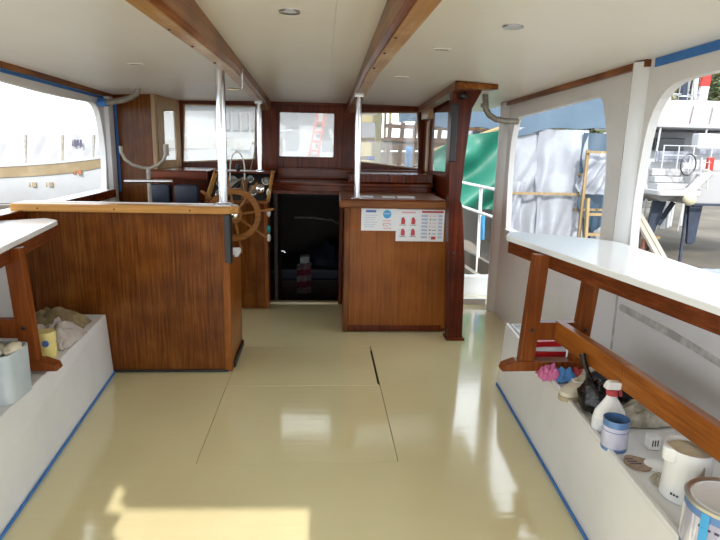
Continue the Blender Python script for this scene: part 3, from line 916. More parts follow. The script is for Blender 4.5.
for k in range(7):
    z = 0.962 - k * 0.028
    for xa, xb in ((0.783, 0.832), (0.918, 0.948)):
        make('table_cell', B().box(xa, xb, yq0, yq1, z - 0.016, z), M['ink_pale'], t)
    make('row_symbol', B().box(0.848, 0.858, yq0, yq1, z - 0.013, z - 0.003).box(0.87, 0.90, yq0, yq1, z - 0.011, z - 0.007), M['ink_dark' if k in (1, 4, 5) else 'ink_pink'], t)
make('red_mark', B().box(0.865, 0.90, yq0 - 0.0005, yq0, 0.768, 0.792), M['ink_red'], t)

# ---- dark knee post and header
t = thing('knee_post', (1.05, 4.28, 0), 'dark stained wooden post with flared knee at the end of the poster counter', 'post')
make('shaft', B().prism([(0.995, 0.004), (1.115, 0.004), (1.10, 0.6), (1.055, 1.05), (1.035, 1.10), (1.05, 1.40), (1.08, 1.76), (1.155, 1.905), (0.935, 1.905), (0.93, 1.40), (0.95, 1.05), (0.965, 0.6)], 'xz', 4.24, 4.35), M['pillar'], t, bevel=0.008)
make('dark_strip', B().box(0.928, 0.975, 4.222, 4.242, 1.38, 1.79), M['black'], t, bevel=0.008)  # black strip for the dark zone high on the post's left
make('foot_plate', B().box(0.985, 1.13, 4.225, 4.36, 0.002, 0.022), M['mahog_d'], t, bevel=0.004)
make('knot_hole', B().ball((1.005, 4.24, 0.70), 0.012, 0.006, 0.014, 10, 6), M['black'], t)
make('lamp_socket', B().ball((1.0, 4.20, 1.845), 0.03, 0.025, 0.028, 10, 6), M['black'], t, smooth=True)
t = thing('header_timber', (1.0, 5.0, 1.85), 'wooden header running along the ceiling from the knee post to the windscreen', 'beam')
b = B()
vs, fs = [], []
for y, x in ((4.14, 0.965), (5.94, 1.0)):
    z = ceil_z(x, y)
    vs += [(x - 0.04, y, z - 0.055), (x + 0.045, y, z - 0.055), (x + 0.045, y, z + 0.002), (x - 0.04, y, z + 0.002)]
make('timber', b.add(vs, [(3, 2, 1, 0), (4, 5, 6, 7), (0, 1, 5, 4), (1, 2, 6, 5), (2, 3, 7, 6), (3, 0, 4, 7)]), M['beam'], t, bevel=0.004)
zz = ceil_z(1.1, 4.2)
make('end_plate', B().prism([(0.93, 4.10), (1.23, 4.14), (1.215, 4.24), (1.03, 4.30), (0.93, 4.30)], 'xy', zz - 0.04, zz - 0.002), M['beam'], t, bevel=0.005)

# ---- grey elbow pipes at the ceiling
def pipe(pts, r, label, end):
    t = thing('elbow_pipe', pts[0], label, 'pipe', 'grey elbow pipes')
    make('pipe', B().tube(pts, r, 12), M['galv'], t, smooth=True)
    make('socket', B().tube(end, r * 1.35, 12), M['galv' if pts[0][0] > 0 else 'tape'], t, smooth=True)


pipe([(-1.79, 5.05, 1.775), (-1.70, 5.03, 1.785), (-1.62, 5.02, 1.80), (-1.56, 5.02, 1.82), (-1.52, 5.02, 1.85), (-1.505, 5.02, 1.895)], 0.024, 'grey elbow pipe from the white left post up to the ceiling', [(-1.84, 5.06, 1.773), (-1.77, 5.045, 1.777)])
pipe([(1.585, 4.72, 1.70), (1.48, 4.72, 1.70), (1.40, 4.71, 1.71), (1.34, 4.70, 1.74), (1.305, 4.70, 1.79), (1.295, 4.70, 1.90)], 0.024, 'grey elbow pipe from the right topside up to the ceiling', [(1.295, 4.70, 1.80), (1.295, 4.70, 1.83)])

# ---- ceiling fittings
def downlight(x, y, label):
    z = ceil_z(x, y)
    t = thing('recessed_light', (x, y, z - 0.01), label, 'ceiling light', 'round recessed ceiling lights')
    make('ring', B().lathe([(0.030, -0.004), (0.044, -0.006), (0.046, 0.002), (0.030, 0.002)], (x, y, z), 24, cap=False), M['tinmetal'], t, smooth=True)
    make('lens', B().lathe([(0.031, -0.003), (0.031, 0.002)], (x, y, z), 20), M['lidwhite'], t)


downlight(0.815, 2.59, 'round recessed ceiling light to starboard of both beams')
downlight(-0.14, 2.60, 'round recessed ceiling light between the two beams')
for x, y, lb in ((-1.16, 3.85, 'flat oblong ceiling fitting to port of both beams'), (0.545, 4.13, 'flat oblong ceiling fitting to starboard, nearest the right beam'), (0.62, 3.15, 'flat oblong ceiling fitting behind the starboard recessed light')):
    z = ceil_z(x, y)
    tt = thing('slot_fitting', (x, y, z - 0.01), lb, 'ceiling fitting', 'oblong ceiling fittings')
    make('plate', B().prism(rpoly([(x - 0.05, y - 0.02), (x + 0.05, y - 0.02), (x + 0.05, y + 0.02), (x - 0.05, y + 0.02)], 0.018), 'xy', z - 0.006, z + 0.001), M['ceil'], tt)
    make('slot', B().box(x - 0.035, x + 0.035, y - 0.010, y + 0.010, z - 0.0075, z - 0.0055), M['galv'], tt)

# ================================================================== benches
BZ = 0.40
t = thing('side_bench', (1.35, 1.6, 0), 'long white bench locker against the right topside', 'bench', 'white side benches')
make('body', B().hexa([(0.915, -0.3), (1.14, 3.40), (XR, 3.40), (XR, -0.3)], 0.002, [(0.925, -0.3), (1.165, 3.40), (XR, 3.40), (XR, -0.3)], BZ), M['bench'], t, bevel=0.006)
lip = make('lip', B().hexa([(0.927, -0.3), (1.167, 3.398), (1.183, 3.398), (0.943, -0.3)], BZ - 0.004, None, BZ + 0.014), M['bench'], t, bevel=0.003)
b = B().bar((0.909, -0.3, 0.009), (1.134, 3.395, 0.009), 0.005, 0.015)
tag(make('masking_tape', b, M['tape']), 'blue masking tape along the foot of the right bench', 'tape')
t = thing('side_bench', (-1.6, 1.6, 0), 'long white bench locker against the left topside', 'bench', 'white side benches')
make('body', B().hexa([(-1.02, -0.3), (-1.335, 3.60), (XL, 3.60), (XL, -0.3)], 0.002, [(-1.10, -0.3), (-1.36, 3.60), (XL, 3.60), (XL, -0.3)], BZ), M['bench'], t, bevel=0.006)
b = B().bar((-1.014, -0.3, 0.009), (-1.330, 3.60, 0.009), 0.005, 0.015)
tag(make('masking_tape', b, M['tape']), 'blue masking tape along the foot of the left bench', 'tape')

# ================================================================== trestle tables
def trestle_table(label, plan, inner, trestles, stretch, sgn, z=1.03):
    cx = sum(p[0] for p in plan) / len(plan)
    cy = sum(p[1] for p in plan) / len(plan)
    t = thing('trestle_table', (cx, cy, BZ), label, 'table', 'white trestle tables')
    make('tabletop', B().prism(rpoly(plan, 0.02, 3), 'xy', z - 0.028, z), M['tabletop'], t, bevel=0.005)
    (xa, ya), (xb, yb) = inner
    make('apron', B().bar((xa + sgn * 0.03, ya, z - 0.062), (xb + sgn * 0.03, yb, z - 0.062), 0.03, 0.066), M['apron'], t, bevel=0.004)
    for (x, y, xr) in trestles:
        # foot with a rounded nose
        x0 = x - sgn * 0.125
        foot = [(x0, BZ + 0.016), (x0 + sgn * 0.01, BZ + 0.045), (x0 + sgn * 0.07, BZ + 0.068), (xr + sgn * 0.10, BZ + 0.068), (xr + sgn * 0.10, BZ + 0.001), (xr + sgn * 0.02, BZ + 0.001), (x + sgn * 0.15, BZ + 0.001), (x + sgn * 0.10, BZ + 0.0185), (x0 + sgn * 0.03, BZ + 0.0155)]
        make('foot', B().prism(foot, 'xz', y - 0.035, y + 0.035), M['trest'], t, bevel=0.005)
        make('leg', B().bar((x, y, BZ + 0.06), (x + sgn * 0.03, y, z - 0.03), 0.05, 0.075, up=(1, 0, 0)), M['trest'], t, bevel=0.004)
        make('leg', B().bar((xr, y, BZ + 0.06), (xr + sgn * 0.04, y, z - 0.03), 0.05, 0.075, up=(1, 0, 0)), M['trest'], t, bevel=0.004)
        cb = make('cross_rail', B().box(min(x, xr) + 0.02, max(x, xr) - 0.01, y - 0.022, y + 0.022, 0.575, 0.665), M['trest'], t, bevel=0.003)
        make('bolt', B().ball((x + sgn * 0.005, y - 0.038, 0.63), 0.01, 0.006, 0.01, 8, 5), M['black'], t)
        make('bolt', B().ball((xr + sgn * 0.015, y - 0.038, 0.63), 0.01, 0.006, 0.01, 8, 5), M['black'], t)
    (sx0, sy0), (sx1, sy1) = stretch
    ym = sy0 + (sy1 - sy0) * 0.42
    xm = sx0 + (sx1 - sx0) * 0.42
    make('stretcher', B().bar((sx0, sy0, 0.622), (xm, ym, 0.632), 0.042, 0.10), M['trest_y'], t, bevel=0.004)
    make('stretcher', B().bar((xm, ym, 0.632), (sx1, sy1, 0.638), 0.042, 0.10), M['trest_y'], t, bevel=0.004)
    return t


trestle_table('long white topped trestle table on the right bench', [(1.00, 3.03), (1.07, 3.18), (1.48, 2.94), (1.545, 2.85), (1.565, 1.05), (1.33, 1.05)], ((1.00, 3.03), (1.33, 1.08)),
              [(1.02, 2.64, 1.28), (1.24, 1.20, 1.44)], ((1.17, 2.63), (1.235, 1.20)), 1)
trestle_table('white topped trestle table on the left bench', [(-1.50, 3.37), (-1.60, 3.45), (-1.80, 3.30), (-1.80, 1.05), (-1.13, 1.05)][::-1], ((-1.50, 3.37), (-1.13, 1.08)),
              [(-1.36, 2.66, -1.70), (-1.26, 1.25, -1.66)], ((-1.58, 2.64), (-1.46, 1.25)), -1)

# ================================================================== things on the left bench
def cloth_lump(name, c, rx, ry, h, mt, label, seed, cat='rag'):
    rnd = Vector((seed * 3.7, seed * 1.3, seed * 5.1))

    def fn(u, v):
        a, bq = u * 2 - 1, v * 2 - 1
        x, y = a * rx, bq * ry
        e = 1 + 0.28 * noise.noise(Vector((a * 1.3, bq * 1.3, 0)) + rnd)
        env = max(0.0, 1 - (a * a) ** 1.5) * max(0.0, 1 - (bq * bq) ** 1.5)
        z = h * env * (0.55 + 0.9 * abs(noise.noise(Vector((a * 1.9, bq * 1.9, 1)) + rnd))) + 0.012 * env * noise.noise(Vector((a * 6, bq * 6, 2)) + rnd)
        return (c[0] + x * e, c[1] + y * e, c[2] + 0.006 + max(z, 0))
    o = make(name, B().sheet(fn, 26, 26, 0.008), mt, smooth=True)
    return tag(o, label, cat)


cloth_lump('rag', (-1.44, 3.10, BZ), 0.11, 0.13, 0.11, M['rag'], 'crumpled grey cotton rag on the left bench', 1)
cloth_lump('rag', (-1.55, 3.37, BZ), 0.16, 0.08, 0.12, M['ragbrown'], 'brown rag bundled behind the grey one on the left bench', 2)
cloth_lump('rag', (-1.395, 2.99, BZ), 0.05, 0.05, 0.06, M['rag'], 'small pale rag beside the yellow tub', 5)

t = thing('plastic_tub', (-1.39, 2.86, BZ), 'pale yellow plastic tub with a blue sticker behind the left table leg', 'tub')
make('body', B().lathe([(0.044, 0.0), (0.048, 0.01), (0.048, 0.065), (0.043, 0.075), (0.048, 0.085), (0.048, 0.13), (0.044, 0.135)], (-1.385, 2.86, BZ + 0.001), 22), M['ppyellow'], t, smooth=True)
make('sticker', B().lathe([(0.018, 0.0), (0.016, 0.004)], (0, 0, 0), 14).xform(Matrix.Translation((-1.367, 2.814, BZ + 0.085)) @ Matrix.Rotation(math.pi / 2, 4, 'X')), M['ink_blue'], t)

t = thing('cut_container', (-1.38, 2.40, BZ), 'milky cut open plastic canister stuffed with rags on the left bench', 'canister')
pl = rpoly([(-1.53, 2.29), (-1.27, 2.29), (-1.27, 2.49), (-1.53, 2.49)], 0.045)
pi_ = [(-1.40 + (x + 1.40) * 0.93, 2.39 + (y - 2.39) * 0.92) for x, y in pl]
make('body', B().prism([pl, pi_], 'xy', BZ + 0.02, BZ + 0.215).prism(pl, 'xy', BZ + 0.001, BZ + 0.02), M['ppgrey'], t, bevel=0.004, smooth=True)
for k in range(6):
    make('rag_wad', B().ball((-1.51 + 0.042 * k, 2.36 + 0.03 * (k % 2), BZ + 0.215), 0.034, 0.05, 0.026, 12, 7, 0.4, 4), M['cream' if k % 2 else 'raggreen'], t, smooth=True)

# ================================================================== things on the right bench
t = thing('spray_bottle', (1.145, 2.08, BZ), 'white trigger spray bottle with red collar on the right bench', 'spray bottle')
c = (1.15, 2.04, BZ + 0.001)
make('body', B().lathe([(0.058, 0), (0.066, 0.01), (0.066, 0.06), (0.060, 0.085), (0.040, 0.115), (0.024, 0.14), (0.018, 0.155)], c, 22, 1.0, 0.62), M['ppwhite'], t, smooth=True)
make('label', B().lathe([(0.0662, 0.015), (0.0668, 0.016), (0.0668, 0.058), (0.0662, 0.059)], c, 22, 1.0, 0.62, cap=False), M['lidwhite'], t, smooth=True)
make('collar', B().lathe([(0.021, 0.152), (0.022, 0.156), (0.022, 0.172), (0.018, 0.175)], c, 18), M['ink_red'], t, smooth=True)
hd = make('trigger_head', B().prism(rpoly([(c[0] - 0.036, c[2] + 0.178), (c[0] + 0.028, c[2] + 0.176), (c[0] + 0.036, c[2] + 0.205), (c[0] - 0.02, c[2] + 0.212)], 0.012, 4), 'xz', c[1] - 0.015, c[1] + 0.015), M['ppwhite'], t, bevel=0.004)
make('trigger', B().bar((c[0] + 0.028, c[1], c[2] + 0.185), (c[0] + 0.036, c[1], c[2] + 0.145), 0.012, 0.008), M['ink_red'], hd)


def paint_tin(name, c, r, h, label, lid, lab, group='paint tins on the right bench'):
    t = thing(name, c, label, 'paint tin', group)
    wall = [(r * 0.97, 0.001), (r, 0.004), (r, h), (r * 0.97, h), (r * 0.96, 0.01), (0.001, 0.01)]
    if lid:
        make('body', B().lathe([(r * 0.97, 0.001), (r, 0.004), (r, h - 0.004), (r * 0.9, h - 0.006)], c, 32), M['tinblue'], t, smooth=True)
        make('rim', B().lathe([(r * 0.90, h - 0.002), (r * 1.03, h - 0.006), (r * 1.04, h + 0.004), (r * 0.99, h + 0.007), (r * 0.9, h + 0.002)], c, 32, cap=False), M['tinmetal'], t, smooth=True)
        make('lid', B().lathe([(r * 0.905, h - 0.001), (r * 0.90, h + 0.001), (r * 0.85, h + 0.003), (r * 0.8, h - 0.001), (r * 0.05, h + 0.001)], c, 32), M['lidwhite'], t, smooth=True)
    else:
        make('body', B().lathe(wall, c, 32), M['tinblue'], t, smooth=True)
        make('rim', B().lathe([(r * 0.95, h - 0.002), (r * 1.03, h - 0.005), (r * 1.03, h + 0.004), (r * 0.95, h + 0.004)], c, 32, cap=False), M['tinblue'], t, smooth=True)
        make('dark_plug', B().lathe([(r * 0.955, 0.014), (r * 0.95, h * 0.72), (r * 0.9, h * 0.74)], c, 28), M['tininside'], t, smooth=True)  # near-black plug filling the open tin most of the way up
    lb = make('label', B().lathe([(r * 1.004, h * 0.13), (r * 1.010, h * 0.14), (r * 1.010, h * 0.80), (r * 1.004, h * 0.81)], c, 32, cap=False), lab, t, smooth=True)
    return t, lb


t, lb = paint_tin('paint_tin', (1.105, 1.905, BZ), 0.046, 0.118, 'small open blue paint tin with lilac label, behind the kettle', False, M['tinlabel'])
make('label_line', B().lathe([(0.0466, 0.078), (0.0469, 0.0785), (0.0469, 0.0805), (0.0466, 0.081)], (1.105, 1.905, BZ), 32, cap=False), M['ink_blue'], lb)
t, lb = paint_tin('paint_tin', (1.135, 1.345, BZ), 0.108, 0.158, 'large blue paint tin with paint smeared lid in the near right corner', True, M['tinlabel2'])
for k in range(12):
    a = math.radians(200 + k * 11)
    make('print_mark', B().box(-0.006, 0.006, -0.001, 0.001, 0.105, 0.111).xform(Matrix.Translation((1.135 + 0.1100 * math.cos(a), 1.345 + 0.1100 * math.sin(a), BZ)) @ Matrix.Rotation(a + math.pi / 2, 4, 'Z')), M['ink_dark'], lb)
make('blue_panel', B().box(-0.011, 0.011, -0.001, 0.001, 0.02, 0.15).xform(Matrix.Translation((1.135 + 0.1100 * math.cos(math.radians(205)), 1.345 + 0.1100 * math.sin(math.radians(205)), BZ)) @ Matrix.Rotation(math.radians(295), 4, 'Z')), M['ink_sky'], lb)

# electric kettle
kc = (1.185, 1.60, BZ)
t = thing('electric_kettle', kc, 'white plastic electric kettle with grey grip on the right bench', 'kettle')
outer = [(0.068, 0.002), (0.072, 0.006), (0.070, 0.05), (0.068, 0.11), (0.071, 0.15), (0.074, 0.178)]
inner = [(0.069, 0.178), (0.066, 0.15), (0.062, 0.05), (0.055, 0.02), (0.002, 0.02)]
make('body', B().lathe(outer + inner, kc, 32), M['ppwhite'], t, smooth=True)
sp = [(kc[0] - 0.060, kc[1] - 0.025, kc[2] + 0.150), (kc[0] - 0.082, kc[1] - 0.010, kc[2] + 0.185), (kc[0] - 0.108, kc[1] - 0.006, kc[2] + 0.212)]
make('spout', B().prism([(kc[0] - 0.066, kc[1] - 0.032), (kc[0] - 0.088, kc[1] - 0.012), (kc[0] - 0.090, kc[1] + 0.004), (kc[0] - 0.066, kc[1] + 0.034)], 'xy', kc[2] + 0.135, kc[2] + 0.183), M['ppwhite'], t, bevel=0.008, smooth=True)
hpts = [(kc[0] + 0.068, kc[1] - 0.02, kc[2] + 0.16), (kc[0] + 0.115, kc[1] - 0.03, kc[2] + 0.165), (kc[0] + 0.13, kc[1] - 0.033, kc[2] + 0.13), (kc[0] + 0.11, kc[1] - 0.03, kc[2] + 0.05), (kc[0] + 0.066, kc[1] - 0.02, kc[2] + 0.035)]
make('handle', B().tube(hpts, [0.014, 0.016, 0.016, 0.015, 0.012], 10), M['ppwhite'], t, smooth=True)
lens = []
for k in range(9):
    s = k / 8
    lens.append((s, math.sin(math.pi * s)))
b = B()
vs, fs = [], []
for k in range(11):
    s = k / 10
    z = kc[2] + 0.025 + 0.12 * s
    a0 = math.radians(-104 + 16 * s)
    wd = 0.20 * math.sin(math.pi * min(max(s, 0.02), 0.98)) * (1.0 - 0.35 * s)
    for rr in (0.0705, 0.0745):
        for da in (-wd, wd):
            vs.append((kc[0] + rr * math.cos(a0 + da), kc[1] + rr * math.sin(a0 + da), z))
for k in range(10):
    o4, n4 = 4 * k, 4 * k + 4
    fs += [(o4 + 2, o4 + 3, n4 + 3, n4 + 2), (o4, o4 + 2, n4 + 2, n4), (o4 + 3, o4 + 1, n4 + 1, n4 + 3), (o4 + 1, o4, n4, n4 + 1)]
make('grip_inlay', b.add(vs, fs), M['kgrey'], t, smooth=True)
make('lid', B().lathe([(0.066, 0.160), (0.064, 0.166), (0.02, 0.169)], kc, 28), M['cream'], t, smooth=True)
a = math.radians(214)
make('maker_mark', B().box(-0.012, -0.006, -0.0008, 0.0008, 0.028, 0.036).box(-0.003, 0.003, -0.0008, 0.0008, 0.028, 0.034).box(0.006, 0.013, -0.0008, 0.0008, 0.028, 0.034).xform(Matrix.Translation((kc[0] + 0.0725 * math.cos(a), kc[1] + 0.0725 * math.sin(a), kc[2])) @ Matrix.Rotation(a + math.pi / 2, 4, 'Z')), M['ink_dark'], t)

# red cartons
for k, (z0, h_, rot) in enumerate(((0, 0.075, 0.06), (0.075, 0.026, -0.05), (0.101, 0.030, 0.10))):
    lbs = ('red carton at the bottom of the stack behind the right trestle', 'white carton between two red ones behind the right trestle', 'red carton on top of the stack behind the right trestle')
    o = thing('carton', (1.21, 2.90, BZ + z0), lbs[k], 'box', 'stacked cartons')
    Mx = Matrix.Translation((1.18, 2.775, BZ + z0 + 0.0008)) @ Matrix.Rotation(rot, 4, 'Z')
    make('box', B().box(-0.085, 0.085, -0.05, 0.06, 0, h_ - 0.001).xform(Mx), M['paper' if k == 1 else 'red'], o, bevel=0.002)
    make('flap', B().box(-0.07, 0.06, -0.0515, -0.0498, 0.006, h_ - 0.008).xform(Mx), M['red'] if k == 0 else M['paper'] if k == 1 else M['red'], o)
    if k == 0:
        make('side_print', B().box(0.03, 0.07, -0.0525, -0.0516, 0.02, 0.04).xform(Mx), M['ink_red'], o)

# crumpled colourful cloth in two tones
cloth_lump('cleaning_cloth', (1.115, 2.565, BZ), 0.045, 0.05, 0.07, M['pink'], 'crumpled pink cloth by the foot of the right trestle', 3, 'cloth')
cloth_lump('cleaning_cloth', (1.185, 2.545, BZ), 0.05, 0.05, 0.055, M['skyblue'], 'crumpled blue cloth by the foot of the right trestle', 4, 'cloth')
cloth_lump('cleaning_cloth', (1.255, 2.56, BZ), 0.03, 0.04, 0.05, M['ink_red'], 'small dark red cloth next to the blue one', 6, 'cloth')

# canvas shoe
t = thing('canvas_shoe', (1.175, 2.40, BZ), 'pale canvas shoe lying between the blue cloth and the black bag', 'shoe')
so = rpoly([(-0.115, -0.03), (-0.02, -0.042), (0.08, -0.044), (0.12, -0.02), (0.12, 0.02), (0.08, 0.044), (-0.02, 0.034), (-0.115, 0.03)], 0.03, 4)
Mx = Matrix.Translation((1.17, 2.37, BZ + 0.001)) @ Matrix.Rotation(math.radians(215), 4, 'Z')
make('sole', B().prism(so, 'xy', 0, 0.022).xform(Mx), M['sole'], t, bevel=0.004, smooth=True)
vs, fs = [], []
n = len(so)
for s, zz in ((0.97, 0.0225), (0.95, 0.04), (0.80, 0.06), (0.55, 0.072), (0.25, 0.074)):
    for x, y in so:
        vs.append((x * s + (1 - s) * -0.03, y * s, zz - 0.012 * (x > 0.03) * (zz > 0.05)))
for i in range(4):
    for k in range(n):
        k2 = (k + 1) % n
        fs.append((i * n + k, i * n + k2, (i + 1) * n + k2, (i + 1) * n + k))
fs += [tuple(range(n)), tuple(range(4 * n, 5 * n))]
make('upper', B().add(vs, fs).xform(Mx), M['cream'], t, smooth=True)
make('lace', B().tube([(0.0, -0.03, 0.066), (0.03, 0.0, 0.07), (0.0, 0.03, 0.066)], 0.003, 6).xform(Mx), M['paper'], t, smooth=True)

# black bag with knotted neck
t = thing('bin_bag', (1.2, 2.26, BZ), 'knotted black plastic bag beside the spray bottle', 'bag')
make('bag', B().ball((1.16, 2.20, BZ + 0.070), 0.058, 0.07, 0.073, 22, 14, 0.30, 2.6, flat=-0.069), M['bag'], t, smooth=True)
make('knotted_neck', B().tube([(1.155, 2.22, BZ + 0.12), (1.15, 2.25, BZ + 0.16), (1.145, 2.28, BZ + 0.19), (1.14, 2.30, BZ + 0.225)], [0.026, 0.010, 0.011, 0.014], 10), M['bag'], t, smooth=True)
tag(make('dark_bag', B().ball((1.34, 2.34, BZ + 0.066), 0.12, 0.10, 0.075, 20, 12, 0.4, 2.4, flat=-0.065), M['tininside'], smooth=True), 'limp dark bag lying behind the spray bottle', 'bag')
cloth_lump('paper_bundle', (1.325, 2.12, BZ), 0.12, 0.07, 0.085, M['raggreen'], 'paint stained rag bundle between the dark bag and the kettle', 8)
cloth_lump('dust_sheet', (1.32, 2.52, BZ), 0.10, 0.07, 0.05, M['cream'], 'cream dust sheet crumpled under the right stretcher', 9, 'cloth')

# bits by the kettle
t = tag(make('sanding_pad', B().prism(rpoly([(1.087, 1.80), (1.115, 1.735), (1.175, 1.745), (1.195, 1.80), (1.12, 1.85)], 0.03, 5), 'xy', BZ + 0.001, BZ + 0.010), M['sand'], bevel=0.002), 'brown oval sanding pad in front of the small blue tin', 'sanding pad')
for k in range(3):
    make('print_line', B().box(1.10, 1.145 - 0.008 * k, 1.775 + k * 0.016, 1.781 + k * 0.016, BZ + 0.010, BZ + 0.0108), M['ink_dark'], t)
t = tag(make('pot_lid', B().lathe([(0.050, 0.001), (0.053, 0.005), (0.040, 0.012), (0.006, 0.016)], (1.205, 1.775, BZ), 26, 1.15, 0.9), M['ppwhite'], smooth=True), 'flat white plastic lid left of the kettle', 'lid')
t = thing('plug_adaptor', (1.253, 1.90, BZ), 'white plug adaptor with dark slots behind the kettle', 'plug')
make('body', B().box(1.232, 1.275, 1.88, 1.92, BZ + 0.001, BZ + 0.055), M['ppwhite'], t, bevel=0.006)
for k in range(3):
    make('slot', B().box(1.240 + 0.010 * k, 1.244 + 0.010 * k, 1.8785, 1.8805, BZ + 0.018, BZ + 0.042), M['black'], t)
cloth_lump('paint_scrap', (1.155, 1.665, BZ), 0.03, 0.03, 0.035, M['raggreen'], 'small crumpled scrap in front of the kettle', 11, 'scrap')
tag(make('drawing_pin', B().tube([(1.148, 1.63, BZ + 0.004), (1.150, 1.635, BZ + 0.03)], 0.003, 6), M['black']), 'tiny black nail beside the crumpled scrap', 'nail')
# tray and jar at the far end
t = thing('shallow_tray', (1.20, 3.28, BZ), 'shallow white tray with grey lining at the far end of the right bench', 'tray')
make('tray', B().prism([rpoly([(1.185, 3.19), (1.30, 3.19), (1.30, 3.36), (1.185, 3.36)], 0.01, 3), rpoly([(1.192, 3.197), (1.293, 3.197), (1.293, 3.353), (1.192, 3.353)], 0.008, 3)], 'xy', BZ + 0.001, BZ + 0.022), M['ppwhite'], t)
make('lining', B().box(1.192, 1.293, 3.197, 3.353, BZ + 0.001, BZ + 0.006), M['ppgrey'], t)
t = thing('glass_jar', (1.235, 3.12, BZ), 'clear glass jar standing beside the front leg of the right trestle', 'jar')
make('glass', B().lathe([(0.030, 0.001), (0.034, 0.005), (0.034, 0.09), (0.026, 0.105), (0.026, 0.125)], (1.225, 3.12, BZ), 20, cap=False), M['glassjar'], t, smooth=True)
make('neck_band', B().lathe([(0.0262, 0.112), (0.028, 0.114), (0.028, 0.126), (0.0262, 0.127)], (1.225, 3.12, BZ), 20, cap=False), M['ppwhite'], t, smooth=True)

# ================================================================== side deck outside the starboard door
t = thing('side_deck', (1.7, 6.6, -0.1), 'sand coloured side deck with white coaming outside the starboard door', 'deck')
make('coaming', B().box(1.16, 2.0, 5.62, 5.72, -0.35, 0.20), M['white'], t, bevel=0.01)
make('step', B().box(1.16, 1.72, 5.34, 5.62, -0.35, 0.0), M['floor'], t)
make('decking', B().box(1.10, 1.98, 5.72, 8.6, -0.02, 0.03), M['sidedeck'], t)
make('toe_rail', B().bar((1.96, 5.62, 0.12), (1.72, 8.6, 0.12), 0.05, 0.18), M['bgrey'], t, bevel=0.01)
make('track', B().bar((1.80, 5.73, 0.06), (1.56, 8.6, 0.06), 0.06, 0.06), M['galv'], t, bevel=0.008)
make('lower_step', B().box(1.12, 1.60, 5.285, 5.345, -0.3, 0.055), M['white'], t, bevel=0.006)
t = thing('guard_rail', (1.8, 6.4, 0), 'white tubular guard rail along the side deck outside the starboard door', 'railing')
for y in (5.80, 6.60, 7.5):
    xx = 1.93 - (y - 5.8) * 0.085
    make('stanchion', B().tube([(xx, y, 0.03), (xx - 0.02, y, 1.04)], 0.020, 10), M['white'], t, smooth=True)
for z in (1.04, 0.74):
    make('rail', B().tube([(1.93 - 0.02, 5.80, z), (1.86 - 0.02, 6.60, z), (1.785 - 0.02, 7.5, z)], 0.018, 10), M['white'], t, smooth=True)
make('blue_tie', B().tube([(1.885, 6.60, 0.70), (1.895, 6.60, 0.42)], 0.028, 8), M['ink_sky'], t, smooth=True)

# ================================================================== the yard outside
GZ = -1.6
struct('ground', B().box(-70, 90, -30, 110, GZ - 0.2, GZ), M['ground'])


def hull_pts(L, beam, z0, z1, rise, n=18, full=0.35, tr=0.72, rexp=2.2):
    """stations from bow (s=0) to stern (s=1): half breadth, sheer height, keel height"""
    st = []
    for i in range(n + 1):
        s = i / n
        hb = beam / 2 * (1 - (1 - min(s / full, 1)) ** 2.2) * (1 - (1 - tr) * max(0, (s - 0.7) / 0.3) ** 2)
        st.append((s * L, max(hb, 0.02), z1 + rise * (1 - s) ** rexp, z0 + (z1 - z0) * 0.55 * max(0, 1 - s / 0.12) ** 1.6))
    return st


def hull_band(st, t0, t1, Mx, extra=0.0, nt=5, flare=0.45):
    """shell between two girth fractions (0 sheer, 1 keel), both sides, closed"""
    b = B()
    vs, fs = [], []
    prof = []
    for i in range(nt + 1):
        prof.append(t0 + (t1 - t0) * i / nt)
    k = 2 * (nt + 1)
    for x, hb, zs, zk in st:
        row = []
        for tt in prof:
            row.append((hb * (1 - tt ** 2.6) ** flare + extra + 0.01, zs + (zk - zs) * tt))
        for y, z in row:
            vs.append((x, y, z))
        for y, z in reversed(row):
            vs.append((x, -y, z))
    for i in range(len(st) - 1):
        for j in range(k):
            j2 = (j + 1) % k
            fs.append((i * k + j, i * k + j2, (i + 1) * k + j2, (i + 1) * k + j))
    fs += [tuple(range(k - 1, -1, -1)), tuple(range((len(st) - 1) * k, len(st) * k))]
    return b.add(vs, fs).xform(Mx)


# ---- white boat to port, bow to the right
t = thing('laid_up_boat', (-9.5, 14.3, GZ), 'white boat with tan band and wrapped railing laid up to port', 'boat')
Mx = Matrix.Translation((-4.55, 14.4, 0)) @ Matrix.Rotation(math.pi, 4, 'Z')
st = hull_pts(11, 3.0, -0.75, 0.77, 0.38, n=30, rexp=6)
make('topside', hull_band(st, 0.0, 0.55, Mx), M['bwhite'], t, smooth=True)
make('bottom', hull_band(st, 0.52, 1.0, Mx), M['bgrey'], t, smooth=True)
make('rub_band', hull_band(st, 0.02, 0.17, Mx, 0.03, 2), M['btan'], t, smooth=True)
make('deck', hull_band(st, 0.0, 0.03, Mx, 0.05, 1), M['bwhite'], t)
make('keel', B().box(-14.5, -6.0, 14.2, 14.5, GZ + 0.25, -0.6), M['bgrey'], t)
for k in range(5):
    x0 = -5.8 - k * 1.7
    make('stand', B().bar((x0, 13.3, GZ), (x0, 13.7, -0.35), 0.08, 0.08), M['brick'], t)
xsr = [-4.75, -5.25, -5.8, -6.45, -7.1, -7.8, -8.6, -9.5, -10.5]


def side_y(x):
    s = (-4.55 - x) / 11
    hb = 1.5 * (1 - (1 - min(max(s, 0) / 0.35, 1)) ** 2.2)
    return 14.4 - hb


